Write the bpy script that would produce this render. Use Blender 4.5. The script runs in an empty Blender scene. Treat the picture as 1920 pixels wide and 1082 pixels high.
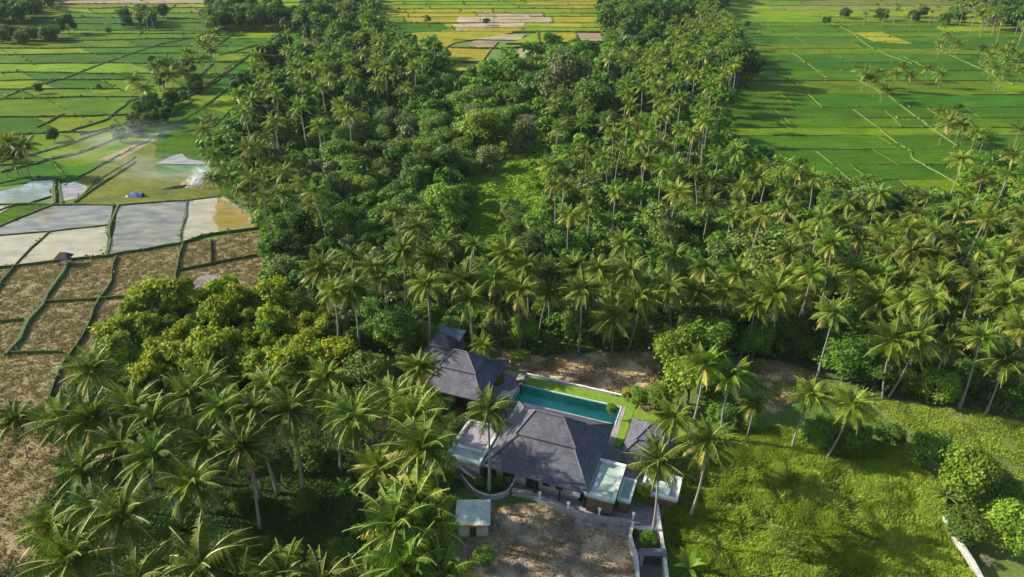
import bpy, bmesh, math, random
import numpy as np
from mathutils import Vector, Matrix

C = bpy.context.scene.collection
RAD = math.radians
random.seed(7)
RNG = np.random.default_rng(11)

# ------------------------------------------------------------------ camera, sky, sun, exposure
PITCH, F, H = RAD(29.0), 1280.0, 65.0
cam = bpy.data.cameras.new('camera')
cam.lens = 24.0
cam.sensor_width = 36.0
cam.clip_start = 0.5
cam.clip_end = 9000
camo = bpy.data.objects.new('camera', cam)
C.objects.link(camo)
camo.location = (0, 0, H)
camo.rotation_euler = (RAD(90) - PITCH, 0, 0)
bpy.context.scene.camera = camo

SUN_EL, SUN_AZ = RAD(27.5), RAD(281.0)      # azimuth clockwise from +Y: from the left, a little beyond
world = bpy.data.worlds.new('World')
bpy.context.scene.world = world
world.use_nodes = True
nt = world.node_tree
bg = nt.nodes['Background']
sky = nt.nodes.new('ShaderNodeTexSky')
sky.sky_type = 'NISHITA'
sky.sun_disc = False
sky.sun_elevation = SUN_EL
sky.sun_rotation = SUN_AZ
nt.links.new(sky.outputs[0], bg.inputs[0])
bg.inputs[1].default_value = 0.12
sl = bpy.data.lights.new('sun', 'SUN')
sl.energy = 5.0
sl.angle = RAD(0.5)
sl.color = (1.0, 0.91, 0.78)
so = bpy.data.objects.new('sun', sl)
C.objects.link(so)
sdir = Vector((math.sin(SUN_AZ) * math.cos(SUN_EL), math.cos(SUN_AZ) * math.cos(SUN_EL), math.sin(SUN_EL)))
so.rotation_euler = sdir.to_track_quat('Z', 'Y').to_euler()
so.location = (0, 0, 200)
vs = bpy.context.scene.view_settings
vs.view_transform = 'Standard'
vs.look = 'None'
vs.exposure = 1.12
vs.gamma = 1.0
vs.use_curve_mapping = False
bpy.context.scene.cycles.max_bounces = 6
bpy.context.scene.cycles.volume_bounces = 2

# ------------------------------------------------------------------ helpers
SP, CP = math.sin(PITCH), math.cos(PITCH)

def at(px, py, h=0.0):
    """point of height h seen at a pixel of the 1920 x 1082 photograph"""
    u, v = (px - 960) / F, (py - 541) / F
    t = (H - h) / (SP + v * CP)
    return (u * t, (CP - v * SP) * t)

def pix(x, y, z=0.0):
    d = y * CP + (H - z) * SP
    return 960 + F * x / d, 541 + F * (-y * SP + (H - z) * CP) / d

def depth(y, z=0.0):
    return y * CP + (H - z) * SP

def W(poly, h=0.0):
    return [at(a, b, h) for a, b in poly]

def inside(poly, x, y):
    x = np.asarray(x); y = np.asarray(y)
    r = np.zeros(x.shape, bool)
    n = len(poly)
    for i in range(n):
        x0, y0 = poly[i]; x1, y1 = poly[(i + 1) % n]
        c = ((y0 > y) != (y1 > y))
        with np.errstate(divide='ignore', invalid='ignore'):
            xi = (x1 - x0) * (y - y0) / (y1 - y0 + 1e-12) + x0
        r ^= c & (x < xi)
    return r

def _hash(ix, iy, s):
    n = (ix.astype(np.int64) * 374761393 + iy.astype(np.int64) * 668265263 + s * 144665) & 0x7fffffff
    n = ((n ^ (n >> 13)) * 1274126177) & 0x7fffffff
    return ((n ^ (n >> 16)) & 0xffff) / 65535.0

def vnoise(x, y, sc, seed=0):
    x = np.asarray(x) / sc; y = np.asarray(y) / sc
    ix, iy = np.floor(x), np.floor(y)
    fx, fy = x - ix, y - iy
    fx = fx * fx * (3 - 2 * fx); fy = fy * fy * (3 - 2 * fy)
    a = _hash(ix, iy, seed); b = _hash(ix + 1, iy, seed)
    c = _hash(ix, iy + 1, seed); d = _hash(ix + 1, iy + 1, seed)
    return (a * (1 - fx) + b * fx) * (1 - fy) + (c * (1 - fx) + d * fx) * fy

def fbm(x, y, sc, seed=0, n=4):
    r = 0; t = 0
    for i in range(n):
        r = r + vnoise(x, y, sc / 2 ** i, seed + i * 17) / 2 ** i
        t += 1 / 2 ** i
    return r / t

def mesh_np(name, verts, faces, mats, mi=None, smooth=False):
    """faces: (N,4) or (N,3) int array"""
    verts = np.asarray(verts, np.float32); faces = np.asarray(faces, np.int32)
    me = bpy.data.meshes.new(name)
    k = faces.shape[1]
    me.vertices.add(len(verts)); me.vertices.foreach_set('co', verts.ravel())
    me.loops.add(faces.size); me.loops.foreach_set('vertex_index', faces.ravel())
    me.polygons.add(len(faces))
    me.polygons.foreach_set('loop_start', np.arange(0, faces.size, k, dtype=np.int32))
    for m in (mats if isinstance(mats, (list, tuple)) else [mats]):
        me.materials.append(m)
    if mi is not None:
        me.polygons.foreach_set('material_index', np.asarray(mi, np.int32))
    if smooth:
        me.polygons.foreach_set('use_smooth', np.ones(len(faces), bool))
    me.update(calc_edges=True)
    return me

def link(name, me, parent=None, loc=None):
    o = bpy.data.objects.new(name, me)
    C.objects.link(o)
    if parent is not None:
        o.parent = parent
    if loc is not None:
        o.location = loc
    return o

def tag(o, label=None, cat=None, group=None, kind=None):
    if label: o['label'] = label
    if cat: o['category'] = cat
    if group: o['group'] = group
    if kind: o['kind'] = kind
    return o

def empty(name, loc, label, cat, group=None, rz=0.0):
    o = bpy.data.objects.new(name, None)
    C.objects.link(o)
    o.location = loc
    o.rotation_euler = (0, 0, rz)
    o.empty_display_size = 0.3
    return tag(o, label, cat, group)

class MB:
    """collects shapes into one mesh"""
    def __init__(s): s.v = []; s.f = []; s.m = []
    def add(s, vs_, fs, m=0):
        b = len(s.v); s.v += [tuple(p) for p in vs_]
        for f in fs: s.f.append([b + i for i in f]); s.m.append(m)
    def box(s, x0, x1, y0, y1, z0, z1, m=0):
        s.add([(x0, y0, z0), (x1, y0, z0), (x1, y1, z0), (x0, y1, z0), (x0, y0, z1), (x1, y0, z1), (x1, y1, z1), (x0, y1, z1)],
              [(0, 3, 2, 1), (4, 5, 6, 7), (0, 1, 5, 4), (1, 2, 6, 5), (2, 3, 7, 6), (3, 0, 4, 7)], m)
    def tube(s, pts, rad, n=8, m=0, cap=True):
        pts = [Vector(p) for p in pts]; rings = []
        for i, p in enumerate(pts):
            t = (pts[min(i + 1, len(pts) - 1)] - pts[max(i - 1, 0)]).normalized()
            a = t.cross(Vector((0.13, 0.97, 0.2))).normalized(); b = t.cross(a)
            r = rad[i] if isinstance(rad, (list, tuple)) else rad
            rings.append([p + (a * math.cos(6.2832 * k / n) + b * math.sin(6.2832 * k / n)) * r for k in range(n)])
        vs_ = [q for ring in rings for q in ring]; fs = []
        for i in range(len(rings) - 1):
            for k in range(n):
                k2 = (k + 1) % n
                fs.append((i * n + k, i * n + k2, (i + 1) * n + k2, (i + 1) * n + k))
        if cap:
            fs.append(tuple(range(n - 1, -1, -1))); fs.append(tuple((len(rings) - 1) * n + k for k in range(n)))
        s.add(vs_, fs, m)
    def strip(s, pts, w, z0, z1, m=0, top=0.7):
        """a raised bank or wall along a polyline, w wide at the foot and top*w wide above"""
        n = len(pts); L = []
        for i, p in enumerate(pts):
            a = Vector(pts[max(i - 1, 0)][:2]); b = Vector(pts[min(i + 1, n - 1)][:2])
            t = (b - a).normalized(); nn = Vector((-t.y, t.x))
            ww = w[i] if isinstance(w, (list, tuple)) else w
            p = Vector(p[:2])
            L += [(*(p + nn * ww / 2), z0), (*(p + nn * ww / 2 * top), z1), (*(p - nn * ww / 2 * top), z1), (*(p - nn * ww / 2), z0)]
        fs = []
        for i in range(n - 1):
            for k in range(3):
                fs.append((i * 4 + k, i * 4 + k + 1, i * 4 + k + 5, i * 4 + k + 4))
        fs.append((0, 1, 2, 3)); e = (n - 1) * 4; fs.append((e + 3, e + 2, e + 1, e))
        s.add(L, fs, m)
    def mesh(s, name, mats, smooth=False):
        me = bpy.data.meshes.new(name)
        me.from_pydata(s.v, [], s.f)
        for m in (mats if isinstance(mats, (list, tuple)) else [mats]): me.materials.append(m)
        me.polygons.foreach_set('material_index', s.m)
        if smooth: me.polygons.foreach_set('use_smooth', [True] * len(s.f))
        me.update()
        return me
    def build(s, name, mats, parent=None, smooth=False, fix=True):
        me = s.mesh(name, mats, smooth)
        if fix:
            bm = bmesh.new(); bm.from_mesh(me); bmesh.ops.recalc_face_normals(bm, faces=bm.faces); bm.to_mesh(me); bm.free()
        return link(name, me, parent)

# ------------------------------------------------------------------ materials
def newmat(name):
    m = bpy.data.materials.new(name); m.use_nodes = True
    t = m.node_tree; p = t.nodes['Principled BSDF']
    return m, t, p

def nd(t, kind, **kw):
    n = t.nodes.new(kind)
    for k, v in kw.items():
        if isinstance(v, (int, float, tuple)) and k in n.inputs: n.inputs[k].default_value = v
        else: setattr(n, k, v)
    return n

def noise_fac(t, scale, detail=4.0, coord='Object', stretch=None, rough=0.6):
    tc = t.nodes.new('ShaderNodeTexCoord')
    n = t.nodes.new('ShaderNodeTexNoise')
    n.inputs['Scale'].default_value = scale; n.inputs['Detail'].default_value = detail; n.inputs['Roughness'].default_value = rough
    if stretch:
        mp = t.nodes.new('ShaderNodeMapping'); mp.inputs['Scale'].default_value = stretch[:3]
        if len(stretch) > 3: mp.inputs['Rotation'].default_value = (0, 0, stretch[3])
        t.links.new(tc.outputs[coord], mp.inputs[0]); t.links.new(mp.outputs[0], n.inputs['Vector'])
    else:
        t.links.new(tc.outputs[coord], n.inputs['Vector'])
    return n.outputs['Fac']

def ramp(t, fac, stops):
    r = t.nodes.new('ShaderNodeValToRGB')
    el = r.color_ramp.elements
    while len(el) < len(stops): el.new(0.5)
    for e, (p, c) in zip(el, stops): e.position = p; e.color = (*c, 1)
    t.links.new(fac, r.inputs[0])
    return r.outputs[0]

def mixc(t, fac, a, b, mode='MIX'):
    m = t.nodes.new('ShaderNodeMix'); m.data_type = 'RGBA'; m.blend_type = mode
    for sock, v in ((m.inputs[0], fac), (m.inputs[6], a), (m.inputs[7], b)):
        if hasattr(v, 'links') or hasattr(v, 'is_linked'): t.links.new(v, sock)
        elif isinstance(v, (int, float)): sock.default_value = v
        else: sock.default_value = (*v, 1)
    return m.outputs[2]

def bump(t, p, fac, strength=0.5, dist=0.1):
    b = t.nodes.new('ShaderNodeBump'); b.inputs['Strength'].default_value = strength; b.inputs['Distance'].default_value = dist
    t.links.new(fac, b.inputs['Height']); t.links.new(b.outputs[0], p.inputs['Normal'])

def simple(name, col, rough=0.8, scale=3.0, var=0.35, bmp=0.3, bd=0.03, stretch=None, spec=0.3, col2=None):
    m, t, p = newmat(name)
    f = noise_fac(t, scale, 5, stretch=stretch)
    c2 = col2 or tuple(min(1, c * (1 + var)) for c in col)
    c1 = col if col2 else tuple(c * (1 - var) for c in col)
    t.links.new(ramp(t, f, [(0.3, c1), (0.7, c2)]), p.inputs['Base Color'])
    p.inputs['Roughness'].default_value = rough
    p.inputs['Specular IOR Level'].default_value = spec
    if bmp: bump(t, p, f, bmp, bd)
    return m

def leafmat(name, c_dark, c_light, trans=0.35, rough=0.5, spec=0.35, objvar=0.25, tip=None):
    """leaf with its own hue per leaf (island) and per plant, thin enough to let light through"""
    m, t, p = newmat(name)
    g = t.nodes.new('ShaderNodeNewGeometry'); oi = t.nodes.new('ShaderNodeObjectInfo')
    stops = [(0.0, c_dark), (0.85, c_light)] + ([(1.0, tip)] if tip else [])
    col = ramp(t, g.outputs['Random Per Island'], stops)
    mr = t.nodes.new('ShaderNodeMapRange')
    mr.inputs['To Min'].default_value = 1 - objvar; mr.inputs['To Max'].default_value = 1 + objvar
    t.links.new(oi.outputs['Random'], mr.inputs['Value'])
    hs = t.nodes.new('ShaderNodeHueSaturation')
    t.links.new(mr.outputs[0], hs.inputs['Value']); t.links.new(col, hs.inputs['Color'])
    mr2 = t.nodes.new('ShaderNodeMapRange'); mr2.inputs['To Min'].default_value = 0.485; mr2.inputs['To Max'].default_value = 0.515
    ml = t.nodes.new('ShaderNodeMath'); ml.operation = 'FRACT'
    mm = t.nodes.new('ShaderNodeMath'); mm.operation = 'MULTIPLY'; mm.inputs[1].default_value = 7.31
    t.links.new(oi.outputs['Random'], mm.inputs[0]); t.links.new(mm.outputs[0], ml.inputs[0]); t.links.new(ml.outputs[0], mr2.inputs['Value'])
    t.links.new(mr2.outputs[0], hs.inputs['Hue'])
    t.links.new(hs.outputs[0], p.inputs['Base Color'])
    p.inputs['Roughness'].default_value = rough
    p.inputs['Specular IOR Level'].default_value = spec
    tr = t.nodes.new('ShaderNodeBsdfTranslucent'); t.links.new(hs.outputs[0], tr.inputs[0])
    mx = t.nodes.new('ShaderNodeMixShader'); mx.inputs[0].default_value = trans
    out = t.nodes['Material Output']
    t.links.new(p.outputs[0], mx.inputs[1]); t.links.new(tr.outputs[0], mx.inputs[2]); t.links.new(mx.outputs[0], out.inputs['Surface'])
    return m

M = {}
M['frond'] = leafmat('palm_frond', (0.035, 0.10, 0.006), (0.16, 0.215, 0.014), 0.42, 0.55, 0.12, 0.36)
M['frond_old'] = leafmat('old_palm_frond', (0.24, 0.23, 0.025), (0.38, 0.32, 0.05), 0.3, 0.5, 0.3, 0.2)
M['rachis'] = simple('frond_stem', (0.24, 0.24, 0.07), 0.5, 2)
M['trunk'] = simple('palm_trunk', (0.20, 0.18, 0.15), 0.85, 4.0, 0.3, 0.5, 0.02, stretch=(1, 1, 6))
M['nut'] = simple('coconut', (0.30, 0.26, 0.05), 0.5, 3)
M['bark'] = simple('tree_bark', (0.13, 0.11, 0.085), 0.9, 3.0, 0.3)
M['leaf_mid'] = leafmat('broad_leaf', (0.04, 0.105, 0.008), (0.115, 0.205, 0.016), 0.36, 0.6, 0.2, 0.3)
M['leaf_bright'] = leafmat('bright_leaf', (0.085, 0.175, 0.012), (0.19, 0.29, 0.024), 0.38, 0.55, 0.22, 0.22)
M['leaf_dark'] = leafmat('dark_leaf', (0.022, 0.062, 0.008), (0.06, 0.125, 0.018), 0.25, 0.7, 0.1, 0.25)
M['leaf_yellow'] = leafmat('young_yellow_leaf', (0.15, 0.225, 0.010), (0.33, 0.36, 0.022), 0.38, 0.6, 0.12, 0.15)
M['leaf_olive'] = leafmat('olive_leaf', (0.07, 0.10, 0.028), (0.15, 0.185, 0.05), 0.28, 0.6, 0.25, 0.25)
M['leaf_dry'] = leafmat('dry_twigs', (0.12, 0.10, 0.07), (0.24, 0.20, 0.14), 0.2, 0.8, 0.2, 0.15)
M['blossom'] = leafmat('white_blossom', (0.45, 0.42, 0.36), (0.7, 0.66, 0.58), 0.3, 0.6, 0.3, 0.1)
M['flower_yellow'] = leafmat('yellow_blossom', (0.5, 0.34, 0.03), (0.65, 0.48, 0.05), 0.3, 0.6, 0.3, 0.1)
M['under'] = leafmat('undergrowth_leaf', (0.055, 0.12, 0.009), (0.16, 0.245, 0.018), 0.32, 0.65, 0.15, 0.0)
M['grassblade'] = leafmat('tall_grass_blade', (0.15, 0.30, 0.02), (0.35, 0.48, 0.045), 0.5, 0.7, 0.1, 0.0, tip=(0.52, 0.49, 0.13))
M['grassgreen'] = leafmat('green_grass_blade', (0.11, 0.21, 0.02), (0.25, 0.35, 0.04), 0.4, 0.55, 0.25, 0.0)
M['clearleaf'] = leafmat('clearing_leaf', (0.12, 0.22, 0.012), (0.26, 0.38, 0.03), 0.4, 0.65, 0.12, 0.0)
M['stubble'] = leafmat('straw_stubble', (0.16, 0.15, 0.045), (0.29, 0.235, 0.105), 0.25, 0.8, 0.1, 0.0)
M['drystub'] = leafmat('dry_stubble', (0.13, 0.14, 0.035), (0.33, 0.26, 0.12), 0.25, 0.8, 0.1, 0.0)
M['drygrass'] = leafmat('dry_grass', (0.19, 0.15, 0.055), (0.36, 0.28, 0.115), 0.25, 0.8, 0.1, 0.0)

# ------------------------------------------------------------------ zones of the ground, outlined on the photograph and laid on the plane
Z = {}
Z['forest'] = W([(478, 400), (420, 345), (382, 300), (420, 250), (482, 165), (545, 95), (580, 20), (600, -40), (700, -40), (715, 20), (760, 75), (830, 120), (860, 140), (960, 120), (1130, 85),
                 (1120, 20), (1200, -30), (1390, -30), (1330, 20), (1390, 60), (1415, 145), (1345, 155), (1365, 265), (1470, 320), (1560, 372), (1700, 395), (1790, 370), (1830, 310), (1925, 300), (1960, 400),
                 (1960, 800), (1800, 765), (1640, 752), (1560, 705), (1500, 690), (1400, 672), (1230, 662), (1000, 672), (900, 655), (830, 632), (790, 660), (700, 668), (640, 640), (620, 560), (490, 545), (500, 470)])
Z['grove'] = W([(160, 705), (300, 690), (480, 690), (660, 640), (790, 650), (800, 735), (850, 830), (850, 920), (850, 1100), (-80, 1110), (60, 1040), (80, 960), (115, 850), (45, 790), (110, 735)])
Z['orchard'] = W([(170, 720), (190, 640), (240, 575), (330, 560), (480, 545), (620, 555), (680, 640), (600, 700), (400, 715)])
Z['stubble'] = W([(-700, 560), (-60, 510), (0, 503), (205, 482), (345, 460), (480, 430), (502, 470), (492, 525), (440, 560), (300, 600), (200, 665), (165, 730), (60, 800), (120, 850), (60, 1100), (-700, 1100)])
Z['clearing'] = W([(835, 445), (850, 370), (895, 310), (935, 262), (1000, 250), (1035, 300), (1015, 420), (990, 462), (900, 475)])
Z['gap'] = W([(395, 250), (425, 170), (395, 110), (405, 62), (525, 60), (605, 88), (600, 132), (560, 138), (545, 108), (505, 120), (480, 160), (458, 215), (425, 255)])
Z['clearing_low'] = W([(500, 320), (640, 300), (660, 350), (600, 370), (520, 400), (490, 380)])
Z['flood'] = W([(-60, 335), (110, 335), (220, 383), (420, 365), (490, 405), (490, 435), (340, 465), (-60, 505)])
Z['vine'] = W([(1330, 500), (1400, 440), (1500, 440), (1640, 500), (1620, 530), (1400, 545)])
Z['centre'] = W([(500, 440), (560, 330), (660, 300), (640, 240), (800, 200), (960, 170), (1000, 260), (1000, 470), (780, 440), (700, 470)])
Z['earth'] = W([(850, 960), (905, 950), (1000, 945), (1190, 985), (1200, 1110), (850, 1110)])
Z['strip'] = W([(890, 640), (990, 672), (1230, 658), (1245, 700), (1225, 780), (1165, 752), (995, 700), (900, 672)])
Z['strip2'] = W([(1372, 672), (1440, 676), (1528, 698), (1512, 745), (1450, 768), (1385, 752)])
Z['tall'] = W([(1250, 1110), (1250, 960), (1300, 850), (1380, 815), (1440, 800), (1700, 840), (1770, 920), (1790, 1010), (1850, 1110)])
Z['meadow'] = W([(1500, 720), (1640, 748), (1960, 800), (1960, 980), (1830, 880), (1700, 800), (1600, 790)])
Z['lane'] = W([(1195, 975), (1240, 975), (1250, 1110), (1203, 1110)])

def soft(poly, x, y, w=1.6, seed=3):
    nx = x + (fbm(x, y, 6, seed) - 0.5) * w * 3.2; ny = y + (fbm(x, y, 6, seed + 5) - 0.5) * w * 3.2
    nx += (vnoise(x, y, 0.9, seed + 9) - 0.5) * w * 0.9
    return inside(poly, nx, ny)

# ------------------------------------------------------------------ ground: one sheet to the horizon
def build_ground():
    def axis(a, b, st, far):
        core = list(np.arange(a, b, st)); out = []
        d = st; v = b
        while v < far: out.append(v); d *= 1.13; v += d
        lo = []; d = st; v = a
        while v > -far: d *= 1.13; v -= d; lo.append(v)
        return np.array(lo[::-1] + core + out + [far])
    xs = axis(-112, 118, 0.5, 4000); ys = axis(44, 150, 0.5, 4000)
    X, Y = np.meshgrid(xs, ys)
    x, y = X.ravel(), Y.ravel()
    z = np.full(x.shape, 0.0)
    col = np.zeros((x.size, 4), np.float32); col[:, 3] = 1
    n1 = fbm(x, y, 9, 1); n2 = fbm(x, y, 1.8, 2)
    def paint(mask, a, b, f):
        a, b = np.array(a), np.array(b)
        f = np.clip(f, 0, 1)[:, None]
        col[mask, :3] = (a * (1 - f) + b * f)[mask]
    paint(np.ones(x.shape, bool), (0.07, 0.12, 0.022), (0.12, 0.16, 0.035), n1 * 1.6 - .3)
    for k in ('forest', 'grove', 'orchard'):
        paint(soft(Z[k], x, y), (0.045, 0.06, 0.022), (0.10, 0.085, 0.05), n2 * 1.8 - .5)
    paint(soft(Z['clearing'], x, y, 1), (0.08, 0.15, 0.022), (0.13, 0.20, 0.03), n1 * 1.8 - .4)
    st = soft(Z['stubble'], x, y, .8)
    paint(st, (0.17, 0.14, 0.065), (0.25, 0.20, 0.095), n2 * 1.8 - .4)
    pale = st & (fbm(x, y, 7, 77) > 0.66)
    paint(pale, (0.25, 0.21, 0.11), (0.36, 0.29, 0.16), n2)
    paint(soft(Z['clearing_low'], x, y), (0.16, 0.17, 0.04), (0.30, 0.24, 0.10), n1 * 2 - .5)
    e = soft(Z['earth'], x, y, .7)
    paint(e, (0.16, 0.12, 0.09), (0.46, 0.34, 0.20), fbm(x, y, 3.2, 31) * 3.2 - 1.0)
    paint(e & (fbm(x, y, 1.7, 41) > 0.62), (0.17, 0.14, 0.11), (0.26, 0.21, 0.17), n2)
    for k in ('strip', 'strip2'):
        s_ = soft(Z[k], x, y, 1.0)
        paint(s_, (0.24, 0.165, 0.11), (0.58, 0.42, 0.22), fbm(x, y, 3.4, 51) * 2.9 - .95)
    paint(soft(Z['meadow'], x, y, 1.2), (0.075, 0.125, 0.022), (0.17, 0.19, 0.045), n1 * 2.4 - .7)
    paint(soft(Z['tall'], x, y, 1.0), (0.09, 0.13, 0.022), (0.16, 0.19, 0.035), n1 * 2 - .5)
    paint(soft(Z['lane'], x, y, .15), (0.12, 0.115, 0.10), (0.19, 0.175, 0.15), n2)
    near = (y < 150) & (np.abs(x) < 118)
    z += np.where(near, (fbm(x, y, 2.2, 91) - .5) * 0.16, 0)
    z += np.where(e, (fbm(x, y, 1.1, 93) - .5) * 0.5, 0)
    villa_u = x * VX[0] + y * VX[1]; villa_w = x * VY[0] + y * VY[1]
    flat = (villa_u > -42) & (villa_u < -2) & (villa_w > 58) & (villa_w < 84)
    z = np.where(flat, -0.05, z)
    pu, pw = POOL
    z = np.where((villa_u > pu[0] - .75) & (villa_u < pu[1] + .75) & (villa_w > pw[0] - .75) & (villa_w < pw[1] + .75), -3.0, z)
    nx, ny = len(xs), len(ys)
    i = np.arange(nx - 1); j = np.arange(ny - 1)
    I, J = np.meshgrid(i, j); b = (J * nx + I).ravel()
    faces = np.stack([b, b + 1, b + nx + 1, b + nx], 1)
    m, t, p = newmat('ground_soil_and_grass')
    at_ = t.nodes.new('ShaderNodeAttribute'); at_.attribute_name = 'Col'
    f = noise_fac(t, 2.6, 6); f2 = noise_fac(t, 0.25, 3)
    v = ramp(t, f, [(0.25, (0.62, 0.62, 0.62)), (0.75, (1.3, 1.3, 1.3))])
    c = mixc(t, 1.0, at_.outputs['Color'], v, 'MULTIPLY')
    t.links.new(c, p.inputs['Base Color']); p.inputs['Roughness'].default_value = 0.95; p.inputs['Specular IOR Level'].default_value = 0.15
    bump(t, p, f, 0.7, 0.15)
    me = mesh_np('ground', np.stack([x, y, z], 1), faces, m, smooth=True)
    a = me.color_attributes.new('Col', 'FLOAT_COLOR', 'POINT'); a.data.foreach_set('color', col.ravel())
    tag(link('ground', me), kind='structure')

# villa frame: u along the pool, w away from the camera
VA = RAD(20.5)
VX = (math.cos(VA), -math.sin(VA)); VY = (math.sin(VA), math.cos(VA))
POOL = ((-28.6, -13.0), (77.0, 81.1))
def V2(u, w): return (u * VX[0] + w * VY[0], u * VX[1] + w * VY[1])
build_ground()

# ------------------------------------------------------------------ paddies and banks
def fieldmat(name, c1, c2, scale=0.5, stretch=(0.25, 2.2, 1), rough=0.85, objvar=0.22, fine=True):
    m, t, p = newmat(name)
    oi = t.nodes.new('ShaderNodeObjectInfo')
    f = noise_fac(t, scale, 5, stretch=stretch)
    c = ramp(t, f, [(0.3, c1), (0.72, c2)])
    fl = noise_fac(t, 0.07, 4, stretch=(1, 1.6, 1))
    c = mixc(t, 1.0, c, ramp(t, fl, [(0.32, (0.70, 0.78, 0.8)), (0.68, (1.32, 1.22, 1.1))]), 'MULTIPLY')
    if fine:
        f2 = noise_fac(t, 1.6, 5, stretch=(.5, 1.5, 1))
        c = mixc(t, 1.0, c, ramp(t, f2, [(0.3, (0.62, 0.66, 0.6)), (0.7, (1.38, 1.32, 1.3))]), 'MULTIPLY')
        bump(t, p, f2, 0.6, 0.2)
    hs = t.nodes.new('ShaderNodeHueSaturation'); mr = t.nodes.new('ShaderNodeMapRange')
    mr.inputs['To Min'].default_value = 1 - objvar; mr.inputs['To Max'].default_value = 1 + objvar
    t.links.new(oi.outputs['Random'], mr.inputs['Value']); t.links.new(mr.outputs[0], hs.inputs['Value'])
    mr2 = t.nodes.new('ShaderNodeMapRange'); mr2.inputs['To Min'].default_value = 0.475; mr2.inputs['To Max'].default_value = 0.512
    fr = t.nodes.new('ShaderNodeMath'); fr.operation = 'MULTIPLY'; fr.inputs[1].default_value = 9.7
    fr2 = t.nodes.new('ShaderNodeMath'); fr2.operation = 'FRACT'
    t.links.new(oi.outputs['Random'], fr.inputs[0]); t.links.new(fr.outputs[0], fr2.inputs[0]); t.links.new(fr2.outputs[0], mr2.inputs['Value'])
    t.links.new(mr2.outputs[0], hs.inputs['Hue']); t.links.new(c, hs.inputs['Color'])
    t.links.new(hs.outputs[0], p.inputs['Base Color']); p.inputs['Roughness'].default_value = rough
    p.inputs['Specular IOR Level'].default_value = 0.04
    return m
M['rice'] = fieldmat('rice_green', (0.020, 0.075, 0.003), (0.048, 0.115, 0.006), objvar=.15)
M['rice_light'] = fieldmat('rice_light_green', (0.075, 0.14, 0.005), (0.135, 0.195, 0.009), objvar=.15)
M['rice_mid'] = fieldmat('rice_mid_green', (0.042, 0.105, 0.003), (0.088, 0.155, 0.006), objvar=.15)
M['rice_yellow'] = fieldmat('rice_ripening', (0.16, 0.175, 0.012), (0.24, 0.225, 0.02), objvar=0.12)
M['rice_olive'] = fieldmat('rice_olive', (0.085, 0.115, 0.02), (0.14, 0.145, 0.035))
M['bare'] = fieldmat('harvested_field', (0.19, 0.155, 0.095), (0.31, 0.26, 0.175))
M['bank'] = simple('grassy_bank', (0.028, 0.055, 0.010), 0.9, 1.6, 0.4, 0.9, 0.25, col2=(0.075, 0.11, 0.02))
M['bank_pale'] = simple('dry_grass_path', (0.05, 0.10, 0.010), 0.9, .4, 0.3, 0.6, 0.1, col2=(0.115, 0.145, 0.022))

def poly_sheet(name, pts, z, mat):
    me = bpy.data.meshes.new(name)
    me.from_pydata([(x, y, z) for x, y in pts], [], [list(range(len(pts)))])
    a = sum(pts[i][0] * pts[(i + 1) % len(pts)][1] - pts[(i + 1) % len(pts)][0] * pts[i][1] for i in range(len(pts)))
    if a < 0: me.flip_normals()
    me.materials.append(mat)
    return tag(link(name, me), kind='structure')

bankm = MB(); pathm = MB(); banklog = []
def wob(pts, amp=0.35, step=3.5):
    out = []
    for a, b in zip(pts[:-1], pts[1:]):
        L = math.dist(a, b); n = max(1, int(L / step))
        for i in range(n):
            t = i / n; x = a[0] + (b[0] - a[0]) * t; y = a[1] + (b[1] - a[1]) * t
            out.append((x + random.uniform(-amp, amp), y + random.uniform(-amp, amp)))
    out.append(pts[-1])
    return out
def bank(px, w=0.9, h=0.55, mb=None, amp=0.3):
    pts = wob(W(px), amp)
    ws = [w * random.uniform(0.75, 1.3) for _ in pts]
    banklog.append((pts, w, h))
    (mb or bankm).strip(pts, [q * (.5 if mb is pathm else .62) for q in ws], -0.1, h, top=0.45)

def split(poly, a, b):
    """cut a convex polygon by the line a-b"""
    nx, ny = -(b[1] - a[1]), b[0] - a[0]
    L, R = [], []
    n = len(poly)
    for i in range(n):
        p, q = poly[i], poly[(i + 1) % n]
        dp = (p[0] - a[0]) * nx + (p[1] - a[1]) * ny; dq = (q[0] - a[0]) * nx + (q[1] - a[1]) * ny
        (L if dp >= 0 else R).append(p)
        if dp * dq < 0:
            t = dp / (dp - dq); c = (p[0] + (q[0] - p[0]) * t, p[1] + (q[1] - p[1]) * t)
            L.append(c); R.append(c)
    return L, R

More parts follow.
